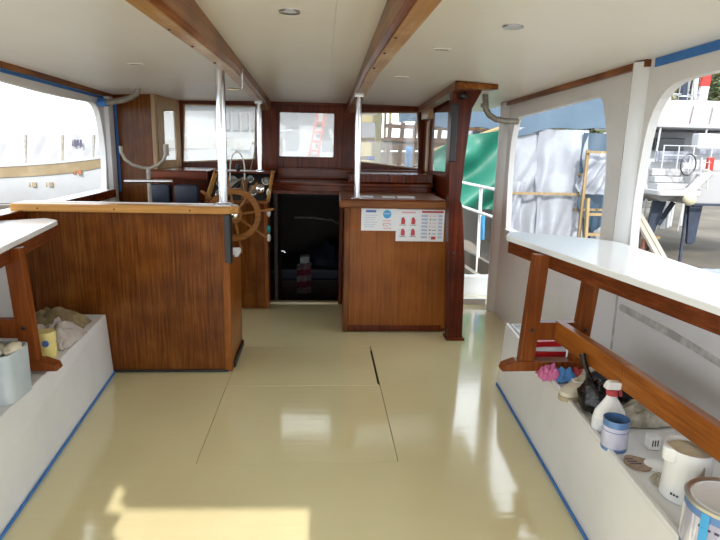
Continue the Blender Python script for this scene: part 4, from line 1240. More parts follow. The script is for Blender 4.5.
for k, x in enumerate(xsr):
    zt = 1.47 + 0.10 * (1 - k / 8) ** 2
    zs = 0.77 + 0.38 * (1 - (-4.55 - x) / 11) ** 6
    make('rail_post', B().tube([(x, side_y(x) - 0.02, zs - 0.02), (x + 0.05, side_y(x) - 0.02, zt)], 0.022, 8), M['galv'], t, smooth=True)
    if k < 8:
        x2 = xsr[k + 1]
        zt2 = 1.47 + 0.10 * (1 - (k + 1) / 8) ** 2
        zs2 = 0.77 + 0.38 * (1 - (-4.55 - x2) / 11) ** 6

        def fn(u, v, x=x, x2=x2, zs=zs, zs2=zs2, zt=zt, zt2=zt2):
            xx = x + (x2 - x) * u
            yy = side_y(x) * (1 - u) + side_y(x2) * u
            lo, hi = zs + (zs2 - zs) * u - 0.02, zt + (zt2 - zt) * u
            return (xx, yy - 0.03 + 0.03 * math.sin(u * 11 + v * 5) * math.sin(math.pi * u), lo + (hi - lo) * v)
        pn = make('tarp_panel', B().sheet(fn, 10, 6, 0.008), M['sheetw'], t, smooth=True)
        if k in (1, 4):
            yy = (side_y(x) + side_y(x2)) / 2 - 0.09
            xx = (x + x2) / 2
            bl = B()
            for q in range(5):
                bl.box(xx - 0.16 + q * 0.065, xx - 0.115 + q * 0.065, yy - 0.004, yy + 0.004, zs + 0.24 + 0.02 * (q % 2), zs + 0.30 + 0.1 * (k == 1))
            make('faded_print', bl, M['ink_dark'], pn)
for x0, mt in ((-5.55, 'rust'), (-6.1, 'btan'), (-6.4, 'btan')):
    yy = side_y(x0) - 0.05
    zz = 0.70 if mt == 'rust' else 0.43
    yo = -0.008 if mt == 'rust' else 0.045
    for xa, xb in ((x0 - 0.12, x0 - 0.02), (x0 + 0.02, x0 + 0.1)):
        make('hull_mark', B().box(xa, xb, yy + yo, yy + yo + 0.03, zz - 0.05, zz + 0.05), M[mt], t)
# green covered stack under its bow
t = thing('tarped_stack', (-4.2, 12.2, GZ), 'dark green tarped heap with a red corner under the white boat bow', 'tarp')
make('cover', B().hexa([(-4.95, 11.7), (-3.6, 11.7), (-3.6, 12.9), (-4.95, 12.9)], GZ, [(-4.30, 12.0), (-3.8, 12.0), (-3.8, 12.6), (-4.30, 12.6)], 1.05), mat('dark_green_cover', (0.03, 0.075, 0.06), 0.7, col2=(0.05, 0.11, 0.09), scale=3), t, bevel=0.08, smooth=True)
make('red_corner', B().box(-4.28, -4.10, 11.93, 12.05, 0.55, 0.95), M['flag'], t, bevel=0.02)
t = thing('harbour_shed', (-9.0, 40.0, GZ), 'small dark far shed beyond the white boat bow', 'shed')
make('walls', B().box(-12.6, -11.4, 40, 42, GZ, 2.2), M['greybuild'], t)
make('roof', B().hexa([(-12.9, 39.8), (-11.2, 39.8), (-11.2, 42.2), (-12.9, 42.2)], 2.2, [(-12.6, 40.8), (-11.5, 40.8), (-11.5, 41.2), (-12.6, 41.2)], 2.6), M['black'], t)

# ---- boat under a blue tarp to starboard
t = thing('covered_boat', (4.4, 10.3, GZ), 'boat wrapped in clear plastic sheets beneath a blue tarp roof', 'boat')
Mx = Matrix.Translation((3.1, 12.6, 0)) @ Matrix.Rotation(-math.pi / 2, 4, 'Z')
st = hull_pts(3.5, 2.8, -0.9, 0.85, 0.3)
make('hull', hull_band(st, 0, 1.0, Mx), M['beigeboat'], t, smooth=True)
make('cabin', B().hexa([(2.4, 9.6), (4.6, 9.6), (4.6, 11.6), (2.4, 11.6)], 0.8, [(2.5, 9.75), (4.4, 9.75), (4.4, 11.5), (2.5, 11.5)], 1.75), M['bwhite'], t, bevel=0.06)
make('cabin_window', B().box(2.62, 2.98, 9.58, 9.66, 1.28, 1.42), M['catglass'], t, bevel=0.02)
for k in range(2):
    make('keel_block', B().box(2.8, 3.4, 10.0 + k, 10.4 + k, GZ, -0.85), M['brick'], t)


def tarp_roof(u, v):
    x = 1.1 + 3.6 * u
    y = 8.45 + 3.8 * v
    rise = 1.15 * (1 - (1 - min(v / 0.42, 1)) ** 2) - 0.7 * max(0, v - 0.55)
    hem = 1.74 + 0.05 * math.sin(u * 9 + 1) + 0.03 * math.sin(u * 23) - 0.12 * max(0, u - 0.8) * 5
    z = hem + rise + 0.05 * math.sin(u * 14 + v * 5) * v
    return (x, y + 0.03 * math.sin(u * 19), z + 0.05 * noise.noise(Vector((x * 1.6, y * 1.6, 0))))


make('tarp_roof', B().sheet(tarp_roof, 48, 20, 0.01), M['bluetarp'], t, smooth=True)


def tarp_end(u, v):
    x = 3.82 + 0.80 * u
    return (x, 8.40 + 0.25 * u + 0.04 * math.sin(u * 9 + v * 4), 1.72 - (1.1 + 0.9 * u) * v)


make('tarp_corner', B().sheet(tarp_end, 12, 18, 0.01), M['bluetarp'], t, smooth=True)
for k, (xa, xb, za, zb, yo, seed) in enumerate(((2.62, 3.35, 1.78, 0.15, 8.52, 1), (3.20, 3.95, 1.76, -0.1, 8.46, 4), (3.80, 4.30, 1.44, 0.84, 8.28, 7), (2.60, 3.0, 1.0, -0.2, 8.40, 9))):
    def fn(u, v, xa=xa, xb=xb, za=za, zb=zb, yo=yo, seed=seed):
        x = xa + (xb - xa) * u
        z = za + (zb - za) * v
        fold = 0.028 * math.sin(u * 15 + v * 11 + seed + 3 * noise.noise(Vector((u * 2, v * 2, seed)))) * (0.5 + v) + 0.09 * noise.noise(Vector((u * 3 + v * 2, v * 3 - u, seed)))
        return (x + 0.04 * math.sin(v * 5 + seed), yo + fold, z)
    make('plastic_sheet', B().sheet(fn, 30, 26, 0.006), M['plastic'], t, smooth=True)

# timber scaffold in front of it
t = thing('timber_scaffold', (3.5, 8.3, GZ), 'pale timber scaffold poles and rails in front of the plastic sheeting', 'scaffold')
for x, y, zt in ((2.72, 8.75, 0.85), (3.80, 8.18, 1.48), (4.27, 8.16, 1.46), (3.30, 8.75, 1.75)):
    make('pole', B().bar((x, y, GZ), (x, y, zt), 0.04, 0.04), M['timber'], t)
for xa, xb, y, z in ((2.60, 3.85, 8.36, 0.83), (3.76, 4.34, 8.14, 1.45), (3.78, 4.32, 8.40, 1.12), (2.60, 4.3, 8.75, 0.05), (3.78, 4.30, 8.40, 0.60)):
    make('rail', B().bar((xa, y, z), (xb, y, z), 0.03, 0.035), M['timber'], t)
make('brace', B().bar((2.95, 8.80, -0.4), (3.30, 8.80, 0.8), 0.04, 0.05), M['timber'], t)
make('brace', B().bar((3.10, 8.84, -0.4), (3.40, 8.84, 0.8), 0.04, 0.05), M['timber'], t)
t = thing('ladder', (4.0, 8.0, GZ), 'wooden ladder leaning on the scaffold below the plastic sheet', 'ladder')
for x in (3.78, 4.08):
    make('stile', B().bar((x, 7.75, GZ), (x + 0.05, 8.08, 0.80), 0.04, 0.06), M['timber'], t)
for k in range(8):
    s = (k + 0.6) / 8.4
    make('rung', B().bar((3.79 + 0.05 * s, 7.75 + 0.33 * s, GZ + 2.4 * s), (4.09 + 0.05 * s, 7.75 + 0.33 * s, GZ + 2.4 * s), 0.03, 0.04), M['timber'], t)
t = thing('work_platform', (4.4, 8.6, GZ), 'grey work platform beside the ladder with sacks on it', 'platform')
make('deck_board', B().box(4.12, 4.9, 8.2, 9.3, -0.06, 0.0), M['oldplank'], t)
for x, y in ((4.2, 8.28), (4.82, 8.28), (4.2, 9.2), (4.82, 9.2)):
    make('leg', B().bar((x, y, GZ), (x, y, -0.06), 0.06, 0.06), M['timber'], t)
tag(make('sack', B().ball((4.30, 8.42, 0.15), 0.17, 0.16, 0.18, 16, 10, 0.3, 2.5, flat=-0.149), M['sheetw'], smooth=True), 'white sack slumped on the grey work platform', 'sack')
tag(make('sack', B().ball((4.66, 8.46, 0.24), 0.16, 0.16, 0.27, 16, 10, 0.3, 2.5, flat=-0.239), M['skyblue'], smooth=True), 'blue sack standing on the grey work platform', 'sack')

# green tarp hanging nearer
def green(u, v):
    x = 1.55 + 1.03 * u
    top = 1.42 + 0.40 * u + 0.05 * math.sin(u * 5)
    z = top + (0.66 - 0.06 * u - top) * v
    return (x, 7.95 + 0.12 * math.sin(u * 7 + v * 9) * (0.3 + v) + 0.10 * noise.noise(Vector((u * 3, v * 3, 4))), z)


t = thing('green_tarp', (2.1, 8.0, GZ), 'bright green tarp hung in folds beside the blue one', 'tarp')
make('cloth', B().sheet(green, 30, 36, 0.01), M['greentarp'], t, smooth=True)
make('hanging_pole', B().tube([(1.5, 8.06, 1.40), (2.60, 8.06, 1.79)], 0.03, 8), M['timber'], t, smooth=True)
make('end_pole', B().tube([(2.60, 8.1, GZ), (2.60, 8.1, 1.85)], 0.03, 8), M['timber'], t, smooth=True)
make('end_pole', B().tube([(1.5, 8.1, GZ), (1.5, 8.1, 1.5)], 0.03, 8), M['timber'], t, smooth=True)
for k, (z, lb) in enumerate(((0.03, 'lowest'), (0.09, 'middle'), (0.15, 'topmost'))):
    tag(make('timber_offcut', B().bar((2.15 + 0.1 * k, 7.3 + 0.1 * k, GZ + z), (3.2 - 0.1 * k, 7.5 + 0.1 * (k % 2), GZ + z), 0.22, 0.05), M['oldplank']), lb + ' weathered board of the pile on the ground below the green tarp', 'timber', 'boards below the green tarp')

# ---- catamaran to starboard
t = thing('catamaran', (11.5, 18.0, GZ), 'white catamaran seen from astern with steering wheel and twin rudders', 'catamaran')
CY = 15.0
hullp = rpoly([(8.62, 0.35), (8.60, 0.98), (9.1, 1.12), (9.62, 1.05), (9.74, 0.75), (9.70, 0.30), (9.2, 0.12)], 0.10, 4)
make('port_transom', B().prism(hullp, 'xz', CY, CY + 5.5), M['cat'], t, bevel=0.04, smooth=True)
make('swim_platform', B().prism(rpoly([(8.58, 14.2), (9.75, 14.2), (9.75, 15.05), (8.58, 15.05)], 0.15), 'xy', 0.36, 0.50), M['cat'], t, bevel=0.03)
for k in range(3):
    make('transom_step', B().box(8.72, 9.62, 14.55 + 0.16 * k, 15.05, 0.50 + 0.17 * k, 0.50 + 0.17 * (k + 1) - 0.01), M['cat'], t, bevel=0.02)
make('bridge_deck', B().hexa([(9.6, 14.6), (13.6, 14.6), (13.6, 20.5), (9.6, 20.5)], 0.12, [(9.5, 14.4), (13.8, 14.4), (13.8, 20.5), (9.5, 20.5)], 0.98), M['cat'], t, bevel=0.06)
make('quarter_curve', B().tube([(9.30, 14.35, 0.36), (9.50, 14.32, 0.50), (9.68, 14.32, 0.74), (9.9, 14.32, 0.98)], 0.13, 12), M['cat'], t, smooth=True)
make('rub_line', B().box(9.7, 13.7, 14.44, 14.50, 0.10, 0.16), M['rudder'], t)
make('starboard_transom', B().prism([(x + 4.2, z) for x, z in hullp], 'xz', CY, CY + 5.5), M['cat'], t, bevel=0.04, smooth=True)
make('cabin', B().hexa([(9.2, 16.6), (13.4, 16.6), (13.4, 20), (9.2, 20)], 0.95, [(9.5, 16.9), (13.1, 16.9), (13.1, 19.5), (9.5, 19.5)], 2.05), M['cat'], t, bevel=0.1, smooth=True)
make('cabin_window', B().box(9.7, 10.6, 16.60, 16.80, 1.5, 1.85), M['catglass'], t, bevel=0.02)
make('hard_top', B().box(8.95, 13.2, 15.3, 19.0, 2.10, 2.20), M['cat'], t, bevel=0.04)
for x in (9.05, 10.35):
    make('top_strut', B().tube([(x, 15.4, 0.95), (x + 0.05, 15.4, 2.1)], 0.025, 8), M['mast'], t, smooth=True)
make('canvas', B().box(8.62, 9.55, 14.62, 14.66, 1.20, 1.48), M['catshade'], t, bevel=0.01)
make('canvas', B().box(9.78, 10.9, 14.62, 14.66, 1.42, 1.55), M['catshade'], t, bevel=0.01)
make('bulwark', B().box(8.68, 9.60, 14.9, 14.95, 0.95, 1.20), M['cat'], t, bevel=0.02)
make('locker', B().box(9.75, 10.75, 14.70, 15.0, 1.55, 1.95), M['cat'], t, bevel=0.04)
for x in (8.70, 9.1, 9.5, 9.98, 10.35):
    make('stanchion', B().tube([(x, 14.45, 0.95), (x, 14.45, 1.62)], 0.016, 8), M['mast'], t, smooth=True)
for z in (1.62, 1.38):
    make('guard_wire', B().tube([(8.68, 14.45, z), (9.6, 14.45, z)], 0.012, 6), M['mast'], t, smooth=True)
wh = make('steering_wheel', B().tube([(9.34 + 0.2 * math.cos(a), 14.35, 1.15 + 0.27 * math.sin(a)) for a in [2 * math.pi * i / 28 for i in range(28)]], 0.016, 8, closed=True), M['black'], t, smooth=True)
for k in range(5):
    a = 2 * math.pi * k / 5
    make('spoke', B().tube([(9.34, 14.36, 1.15), (9.34 + 0.2 * math.cos(a), 14.36, 1.15 + 0.27 * math.sin(a))], 0.009, 6), M['mast'], wh, smooth=True)
lf = make('boarding_ladder', B().tube([(9.64, 14.2, 0.55), (9.64, 14.3, 1.35)], 0.014, 6).tube([(9.84, 14.2, 0.55), (9.84, 14.3, 1.35)], 0.014, 6), M['mast'], t, smooth=True)
for k in range(4):
    make('rung', B().tube([(9.64, 14.21, 0.62 + 0.2 * k), (9.84, 14.21, 0.62 + 0.2 * k)], 0.014, 6), M['galv'], lf, smooth=True)
make('lifebuoy_pouch', B().box(9.80, 9.98, 14.28, 14.36, 1.0, 1.35), M['flag'], t, bevel=0.03)
make('fender', B().ball((9.28, 14.0, 0.30), 0.16, 0.16, 0.16, 16, 10), M['fender'], t, smooth=True)
for (x, yy) in ((9.20, 15.1), (10.0, 14.75)):
    rd = rpoly([(x - 0.20, 0.15), (x + 0.18, 0.15), (x + (0.10 if x > 9.5 else -0.12), -0.95), (x - (0.12 if x > 9.5 else 0.30), -0.98)], 0.08, 4)
    make('rudder', B().prism(rd, 'xz', yy, yy + 0.10), M['rudder'], t, bevel=0.02)
make('propeller_leg', B().bar((9.75, 15.4, 0.1), (9.45, 15.5, -0.55), 0.14, 0.12), M['rudder'], t, bevel=0.03)
make('support_prop', B().bar((9.72, 14.7, GZ), (9.82, 14.9, 0.15), 0.06, 0.06), M['rudder'], t)
for x in (9.15,):
    make('keel', B().hexa([(x - 0.1, 18.2), (x + 0.1, 18.2), (x + 0.1, 19.4), (x - 0.1, 19.4)], GZ + 0.001, [(x - 0.15, 18), (x + 0.15, 18), (x + 0.15, 19.8), (x - 0.15, 19.8)], 0.3), M['rudder'], t)

# masts and rigging of the boats behind
MD = [(13.35, 22.0, 3.0, 7.2, 0.045, -0.25, 'thin white mast leftmost in the near right opening'), (13.75, 22.2, 1.0, 9.0, 0.075, 0.0, 'thick white mast behind the catamaran cabin'), (14.20, 22.6, 1.0, 7.6, 0.04, 0.12, 'slender white mast between thick mast and red sail'), (14.55, 23.0, 1.0, 9.0, 0.06, 0.35, 'white mast leaning beside the red furled sail'), (15.15, 23.2, 1.0, 8.2, 0.05, -0.3, 'white mast rightmost in the near right opening')]
for x, y, z0, z1, r, lean, lb in MD:
    tt = thing('yacht_mast', (x, y, GZ), lb, 'mast', 'yacht masts')
    make('pole', B().tube([(x, y, GZ), (x + lean, y, z1)], r, 10), M['mast'], tt, smooth=True)
    make('spreader', B().tube([(x + lean * 0.55 - 0.5, y, 3.6), (x + lean * 0.55 + 0.5, y, 3.6)], 0.02, 6), M['mast'], tt, smooth=True)
    for s in (-1, 1):
        make('shroud', B().tube([(x + s * 0.6, y, GZ + 1.0), (x + lean * 0.55 + s * 0.5, y, 3.6), (x + lean, y, z1)], 0.010, 5), M['galv'], tt)
t = thing('furled_sail', (14.5, 21.6, GZ), 'red and white furled sail hanging between the masts', 'sail')
make('stay', B().tube([(14.02, 21.6, GZ), (14.40, 21.6, 6.5)], 0.02, 6), M['mast'], t, smooth=True)
for k in range(6):
    z0 = 3.3 + k * 0.28
    x0 = 14.02 + 0.37 * (z0 + 1.6) / 8.1
    make('sail_fold', B().hexa([(x0 - 0.20, 21.55), (x0 + 0.14, 21.55), (x0 + 0.14, 21.68), (x0 - 0.20, 21.68)], z0, [(x0 - 0.15, 21.55), (x0 + 0.17, 21.55), (x0 + 0.17, 21.68), (x0 - 0.15, 21.68)], z0 + 0.28), M['flag' if k > 1 else 'mast'], t)
t = thing('white_canopy', (13.8, 20.9, GZ), 'large white canvas screen with faint coloured stripes behind the catamaran', 'canopy')
make('canvas', B().sheet(lambda u, v: (12.15 + 4.4 * u, 20.9 + 0.05 * math.sin(u * 30), 1.2 + (2.05 + 0.05 * math.sin(u * 4)) * v), 40, 6, 0.02), M['sheetw'], t, smooth=True)
for x, mt in ((13.45, 'ink_pink'), (14.2, 'cream'), (14.75, 'ink_pale'), (14.95, 'ppyellow')):
    make('stripe', B().bar((x - 0.1, 20.80, 1.4), (x + 0.06, 20.80, 3.15), 0.10, 0.012, up=(0, 1, 0)), M[mt], t)
for x in (12.2, 16.5):
    make('pole', B().tube([(x, 20.95, GZ), (x, 20.95, 3.3)], 0.04, 8), M['mast'], t, smooth=True)
t = thing('blue_sail_cover', (13.65, 21.3, GZ), 'dark blue sail cover wrapped on the thick mast', 'sail cover')
make('cover', B().tube([(13.75, 22.05, 3.1), (13.75, 22.05, 4.3)], [0.16, 0.10], 10), M['rudder'], t, smooth=True)
make('lashing', B().tube([(13.75, 22.05, 3.5), (13.75, 22.05, 3.55)], 0.165, 10), M['mast'], t)

# ramp of pale planks, sawhorse, trailer
t = thing('plank_ramp', (8.6, 14.5, GZ), 'weathered pale plank ramp on brown stringers beside the white pillar', 'ramp')
for s in (-0.075, 0.075):
    make('plank', B().bar((8.40 + s, 15.2, 0.10), (8.72 + s, 13.9, GZ + 0.36), 0.14, 0.07), M['oldplank'], t)
for k in range(5):
    f_ = k / 5
    x, y = 8.38 + 0.3 * f_, 15.2 - 1.25 * f_
    make('stringer', B().bar((x - 0.1, y, GZ), (x - 0.05, y, -0.02 - 1.3 * f_), 0.10, 0.14), M['brick'], t)
make('end_block', B().box(8.56, 8.90, 13.8, 14.1, GZ, GZ + 0.30), M['brick'], t)
t = thing('sawhorse', (9.4, 15.1, GZ), 'small wooden sawhorse on the sand under the catamaran', 'sawhorse')
make('beam', B().bar((9.05, 15.6, -1.02), (9.60, 15.6, -0.92), 0.12, 0.07), M['timber'], t)
for s in (-1, 1):
    make('leg', B().bar((9.38, 15.6 + s * 0.2, GZ), (9.36, 15.6 + s * 0.03, -0.98), 0.07, 0.06), M['rudder'], t)
t = thing('parked_truck', (14.2, 25.5, GZ), 'dark parked truck glimpsed between the white pillar and the catamaran', 'truck')
make('cab', B().hexa([(13.0, 24.6), (15.6, 24.6), (15.6, 26.6), (13.0, 26.6)], -0.9, [(13.3, 24.9), (15.5, 24.9), (15.5, 26.4), (13.3, 26.4)], 1.1), M['tyre'], t, bevel=0.08)
make('windscreen', B().box(13.5, 15.2, 24.66, 24.76, 0.2, 0.8), M['catglass'], t, bevel=0.02)
for x in (13.3, 15.3):
    make('tyre', B().tube([(x, 25.0 + 0.36 * math.cos(a), GZ + 0.5 + 0.36 * math.sin(a)) for a in [2 * math.pi * i / 24 for i in range(24)]], 0.14, 10, closed=True), M['tyre'], t, smooth=True)
make('bumper', B().box(12.95, 15.65, 24.45, 24.6, -1.0, -0.7), M['galv'], t, bevel=0.03)
t = tag(make('ground_sheet', B().sheet(lambda u, v: (8.9 + 3.4 * u, 13.7 + 0.75 * v - 0.3 * u, GZ + 0.035 + 0.03 * abs(noise.noise(Vector((u * 9, v * 3, 2))))), 40, 8, 0.01), mat('pale_blue_sheet', (0.24, 0.27, 0.33), 0.7, col2=(0.34, 0.36, 0.40), scale=4), smooth=True), 'pale blue plastic sheet lying on the sand in front of the catamaran', 'sheet')

# wooded hill beyond
def hill(u, v):
    x = 12 + 70 * u
    y = 48 + 30 * v
    return (x, y, GZ + 14 * math.sin(math.pi * min(1, v * 0.75 + 0.02)) * (0.35 + 0.65 * math.sin(math.pi * min(1, u + 0.1))) - 0.3)


struct('hillside', B().sheet(hill, 24, 14, 0.3), M['hill'], smooth=True)


def tree(x, y, z, h, r, lf, label, seed):
    rr = random.Random(seed)
    t = thing('hill_tree', (x, y, z), label, 'tree', 'trees on the hillside')
    make('trunk', B().tube([(x, y, z - 0.5), (x + 0.1, y, z + h * 0.5), (x, y, z + h * 0.8)], [0.22, 0.15, 0.06], 7), M['bark'], t, smooth=True)
    b = B()
    for k in range(420):
        a, e, q = rr.uniform(0, 6.283), math.asin(rr.uniform(-0.7, 1)), rr.uniform(0.55, 1.0)
        lump = 1 + 0.3 * noise.noise(Vector((math.cos(a) * 2, math.sin(a) * 2, e * 2 + seed)))
        p = Vector((x + r * q * lump * math.cos(a) * math.cos(e), y + r * q * lump * math.sin(a) * math.cos(e), z + h * 0.62 + h * 0.4 * q * lump * math.sin(e)))
        d1 = Vector((rr.uniform(-1, 1), rr.uniform(-1, 1), rr.uniform(-0.6, 0.6))).normalized() * r * 0.16
        d2 = d1.cross(Vector((rr.uniform(-1, 1), rr.uniform(-1, 1), 1)).normalized()).normalized() * r * 0.11
        n3 = d1.cross(d2).normalized() * r * 0.03
        b.add([p - d1, p + d2, p + d1, p - d2, p + n3], [(0, 1, 4), (1, 2, 4), (2, 3, 4), (3, 0, 4), (3, 2, 1, 0)])
    make('crown', b, lf, t)


sp = [(21.2, 46, 0), (26.6, 46, 1), (32.0, 46, 0), (37.4, 46, 1), (23.9, 52, 1), (29.3, 52, 0), (34.7, 52, 1)]
order = ['leftmost', 'second', 'third', 'rightmost', 'leftmost', 'middle', 'rightmost']
for k, (x, y, kd) in enumerate(sp):
    u, v = (x - 12) / 70, max(0, (y - 48) / 30)
    z = hill(u, v)[2] if y >= 48 else GZ
    row = 'front row' if k < 4 else 'back row'
    tree(x, y, z, 9.5 if k < 4 else 8.0, 2.15, M['leaf2' if kd else 'leaf'], '%s tree of the %s on the hillside beyond the masts, %s' % (order[k], row, 'olive' if kd else 'dark green'), k)

# ---- ahead of the bow, seen through the windscreen
t = thing('motor_boat', (-4, 17.5, GZ), 'beige motor boat with a row of cabin windows ahead to port', 'boat')
Mx = Matrix.Translation((-1.3, 19.6, 0)) @ Matrix.Rotation(math.pi, 4, 'Z')
st = hull_pts(9.5, 3.4, -1.2, 1.25, 0.35)
make('hull', hull_band(st, 0, 0.45, Mx), M['pinkboat'], t, smooth=True)
make('bottom', hull_band(st, 0.43, 1.0, Mx), M['beigeboat'], t, smooth=True)
make('deckhouse', B().hexa([(-5.2, 18.2), (-1.9, 18.2), (-1.9, 20.6), (-5.2, 20.6)], 1.2, [(-4.9, 18.3), (-2.0, 18.3), (-2.0, 20.5), (-4.9, 20.5)], 2.5), M['bwhite'], t, bevel=0.05)
for k in range(5):
    make('window', B().box(-3.25 + k * 0.27, -3.05 + k * 0.27, 18.12, 18.2, 1.80, 2.32), M['greybuild'], t, bevel=0.01)
make('roof_edge', B().box(-5.1, -1.8, 18.0, 20.7, 2.5, 2.6), M['greybuild'], t, bevel=0.02)
for k in range(2):
    make('keel_block', B().box(-6.5 + 3 * k, -6 + 3 * k, 19.2, 20, GZ, -1.15), M['brick'], t)
make('bow_rail', B().tube([(-2.0, 18.3, 1.3), (-1.5, 18.7, 1.75), (-1.0, 19.5, 1.85)], 0.03, 8), M['mast'], t, smooth=True)
t = thing('dinghy_under_cover', (-3.4, 16.4, GZ), 'white covered hull ahead, behind the left windscreen pane', 'boat')
Mx = Matrix.Translation((-1.5, 16.4, 0)) @ Matrix.Rotation(math.pi, 4, 'Z')
st2 = hull_pts(3.6, 1.6, -0.9, 1.15, 0.3)
make('hull', hull_band(st2, 0, 1, Mx), M['bwhite'], t, smooth=True)
make('cover', B().sheet(lambda u, v: (-1.9 - 3.1 * u, 15.65 + 1.5 * v, 1.25 + 0.32 * math.sin(math.pi * v) * (0.4 + 0.6 * math.sin(math.pi * min(u + 0.15, 1)))), 20, 10, 0.02), M['beigeboat'], t, smooth=True)
make('cradle', B().box(-4.6, -2.4, 16.1, 16.7, GZ, -0.85), M['brick'], t)

t = thing('gantry_hoist', (-0.4, 23, GZ), 'white steel boat hoist straight ahead in the centre windscreen', 'hoist')
for x in (-2.1, -0.05, 0.05 + 0.85):
    make('leg', B().bar((x - 0.25, 23.0, GZ), (x, 23.0, 3.2), 0.22, 0.22), M['mast'], t)
make('cross_beam', B().bar((-2.3, 23.0, 2.75), (1.2, 23.0, 2.75), 0.25, 0.3), M['mast'], t)
make('cross_beam', B().bar((-2.3, 23.0, 1.0), (1.2, 23.0, 1.0), 0.2, 0.22), M['mast'], t)
make('brace', B().bar((-1.0, 22.9, 0.8), (-0.55, 22.9, 1.9), 0.14, 0.14), M['mast'], t)
make('brace', B().bar((0.3, 22.9, 2.0), (0.7, 22.9, 0.8), 0.14, 0.14), M['mast'], t)
t = thing('red_ladder', (-0.3, 22.4, GZ), 'faded red ladder leaning against the white hoist', 'ladder')
for dx in (-0.16, 0.16):
    make('stile', B().bar((-0.85 + dx, 22.1, GZ), (-0.02 + dx, 22.8, 2.55), 0.08, 0.10), mat('faded_red', (0.42, 0.12, 0.10), 0.6) if dx < 0 else bpy.data.materials['faded_red'], t)
for k in range(11):
    s = (k + 1) / 12
    x, y, z = -0.85 + 0.83 * s, 22.1 + 0.7 * s, GZ + 4.15 * s
    make('rung', B().bar((x - 0.16, y, z), (x + 0.16, y, z), 0.06, 0.08), bpy.data.materials['faded_red'], t)
t = thing('harbour_building', (-1.5, 34, GZ), 'pale harbour building with a rank of doors beyond the hoist', 'building')
make('wall', B().box(-9, 3.2, 34, 38, GZ, 3.4), M['greybuild'], t)
make('roof', B().box(-9.3, 3.5, 33.7, 38.2, 3.4, 3.7), M['bwhite'], t)
for k in range(5):
    make('door', B().box(-7.6 + k * 2.1, -6.3 + k * 2.1, 33.93, 34.0, GZ, 2.4), M['bwhite'], t)

# wooden boat in frame with ribs, ahead to starboard
t = thing('wooden_hull', (4.0, 16.2, GZ), 'bare wooden boat hull with exposed ribs ahead to starboard', 'boat')
RY = 15.3
for k in range(8):
    z0 = GZ + 0.5 + k * 0.36
    xo = 1.75 - 0.12 * k
    yk = RY + 0.7 - 0.09 * k
    make('plank', B().bar((xo, yk, z0 + 0.05), (6.4, yk + 0.2, z0 + 0.10 * (k > 4) + 0.05), 0.05, 0.33), M['hullwood'], t)
for k in range(14):
    x = 1.72 + k * 0.33
    make('rib', B().bar((x, RY + 0.2, 0.9), (x + 0.05, RY + 0.02, 2.02 + 0.03 * math.sin(k * 2.1)), 0.10, 0.12), M['ribwood'], t)
for z in (1.95, 1.62):
    make('sheer_clamp', B().bar((1.60, RY + 0.0, z), (6.4, RY + 0.1, z - 0.10), 0.07, 0.10), M['ribwood'], t)
for k in range(3):
    make('shore', B().bar((2.0 + k * 1.5, RY - 0.5, GZ), (2.0 + k * 1.5, RY + 0.5, -0.3), 0.12, 0.12), M['timber'], t)
t = thing('timber_stack', (4.0, 13.2, GZ), 'untidy stack of sawn timber ahead, behind the knee post', 'timber')
for k in range(9):
    make('board', B().bar((2.9, 13.0 + 0.05 * (k % 3), GZ + 0.2 + k * 0.36), (4.6, 13.1 + 0.1 * (k % 2), GZ + 0.25 + k * 0.36), 0.5, 0.14), M['timber' if k % 3 == 0 else 'ribwood'], t)
for x in (3.0, 3.7, 4.4):
    make('bearer', B().bar((x, 13.15, GZ), (x, 13.15, 1.85), 0.12, 0.12), M['ribwood'], t)
t = thing('cream_frame', (1.3, 13.0, GZ), 'cream painted timber frame ahead of the right windscreen pane', 'frame')
make('post', B().bar((1.24, 13.0, GZ), (1.24, 13.0, 2.2), 0.13, 0.13), M['yellowpost'], t)
make('post', B().bar((0.55, 13.0, GZ), (0.55, 13.0, 2.2), 0.10, 0.12), M['yellowpost'], t)
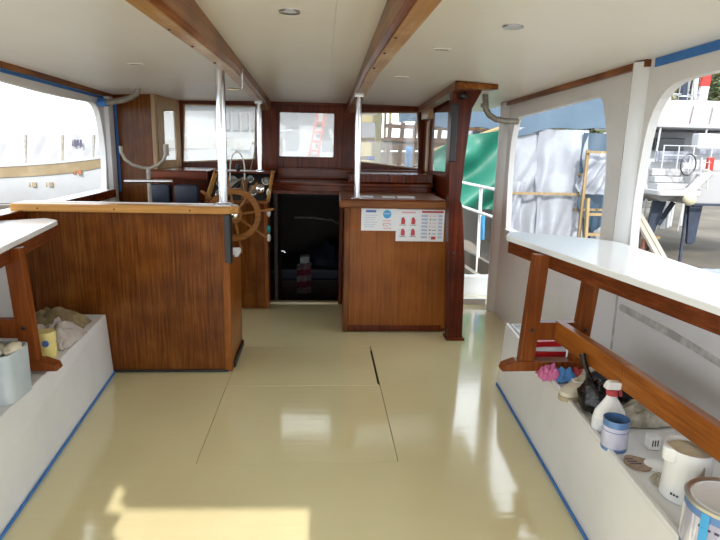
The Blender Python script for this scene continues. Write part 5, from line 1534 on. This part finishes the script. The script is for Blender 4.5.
make('lintel', B().bar((0.40, 13.0, 2.02), (1.32, 13.0, 2.02), 0.12, 0.16), M['yellowpost'], t)
make('board', B().bar((0.45, 13.05, 1.35), (1.3, 13.05, 1.38), 0.06, 0.30), M['yellowpost'], t)
make('board', B().bar((0.45, 13.05, 1.0), (1.3, 13.05, 1.0), 0.06, 0.25), M['yellowpost'], t)


def barrel(x, y, z, r, h, mt, lb, name='barrel'):
    t = thing(name, (x, y, z), lb, 'barrel', 'plastic barrels')
    make('drum', B().lathe([(r * 0.9, 0.0), (r, 0.04), (r, h * 0.33), (r * 1.04, h * 0.35), (r, h * 0.37), (r, h * 0.64), (r * 1.04, h * 0.66), (r, h * 0.68), (r, h * 0.95), (r * 0.9, h)], (x, y, z), 20), mt, t, smooth=True)
    make('cap', B().lathe([(r * 0.25, h), (r * 0.25, h + 0.03), (r * 0.1, h + 0.035)], (x + r * 0.4, y, z), 12), M['black'], t, smooth=True)


t = thing('staging', (1.8, 14.3, GZ), 'plank staging carrying the blue barrels ahead of the bow', 'staging')
make('deck_board', B().box(0.7, 3.3, 13.9, 14.7, 0.86, 0.92), M['oldplank'], t)
for x, y in ((0.8, 14.0), (3.2, 14.0), (0.8, 14.6), (3.2, 14.6)):
    make('leg', B().bar((x, y, GZ), (x, y, 0.86), 0.08, 0.08), M['timber'], t)
barrel(1.28, 14.3, 0.92, 0.17, 0.62, M['bluebarrel'], 'dark blue plastic barrel behind the cream post')
barrel(2.13, 14.3, 0.92, 0.085, 0.52, M['cyanbarrel'], 'slim light blue drum in front of the bare wooden hull')
t = thing('blue_cover', (3.3, 18.5, GZ), 'bright blue cover on poles above the bare wooden hull', 'cover')
make('cloth', B().sheet(lambda u, v: (2.0 + 2.6 * u, 17.8 + 1.5 * v, 2.45 + 0.5 * math.sin(math.pi * v) + 0.06 * math.sin(u * 9)), 20, 8, 0.02), M['skyblue'], t, smooth=True)
for x in (2.05, 4.55):
    for y in (17.85, 19.25):
        make('pole', B().tube([(x, y, GZ), (x, y, 2.46)], 0.04, 8), M['timber'], t, smooth=True)
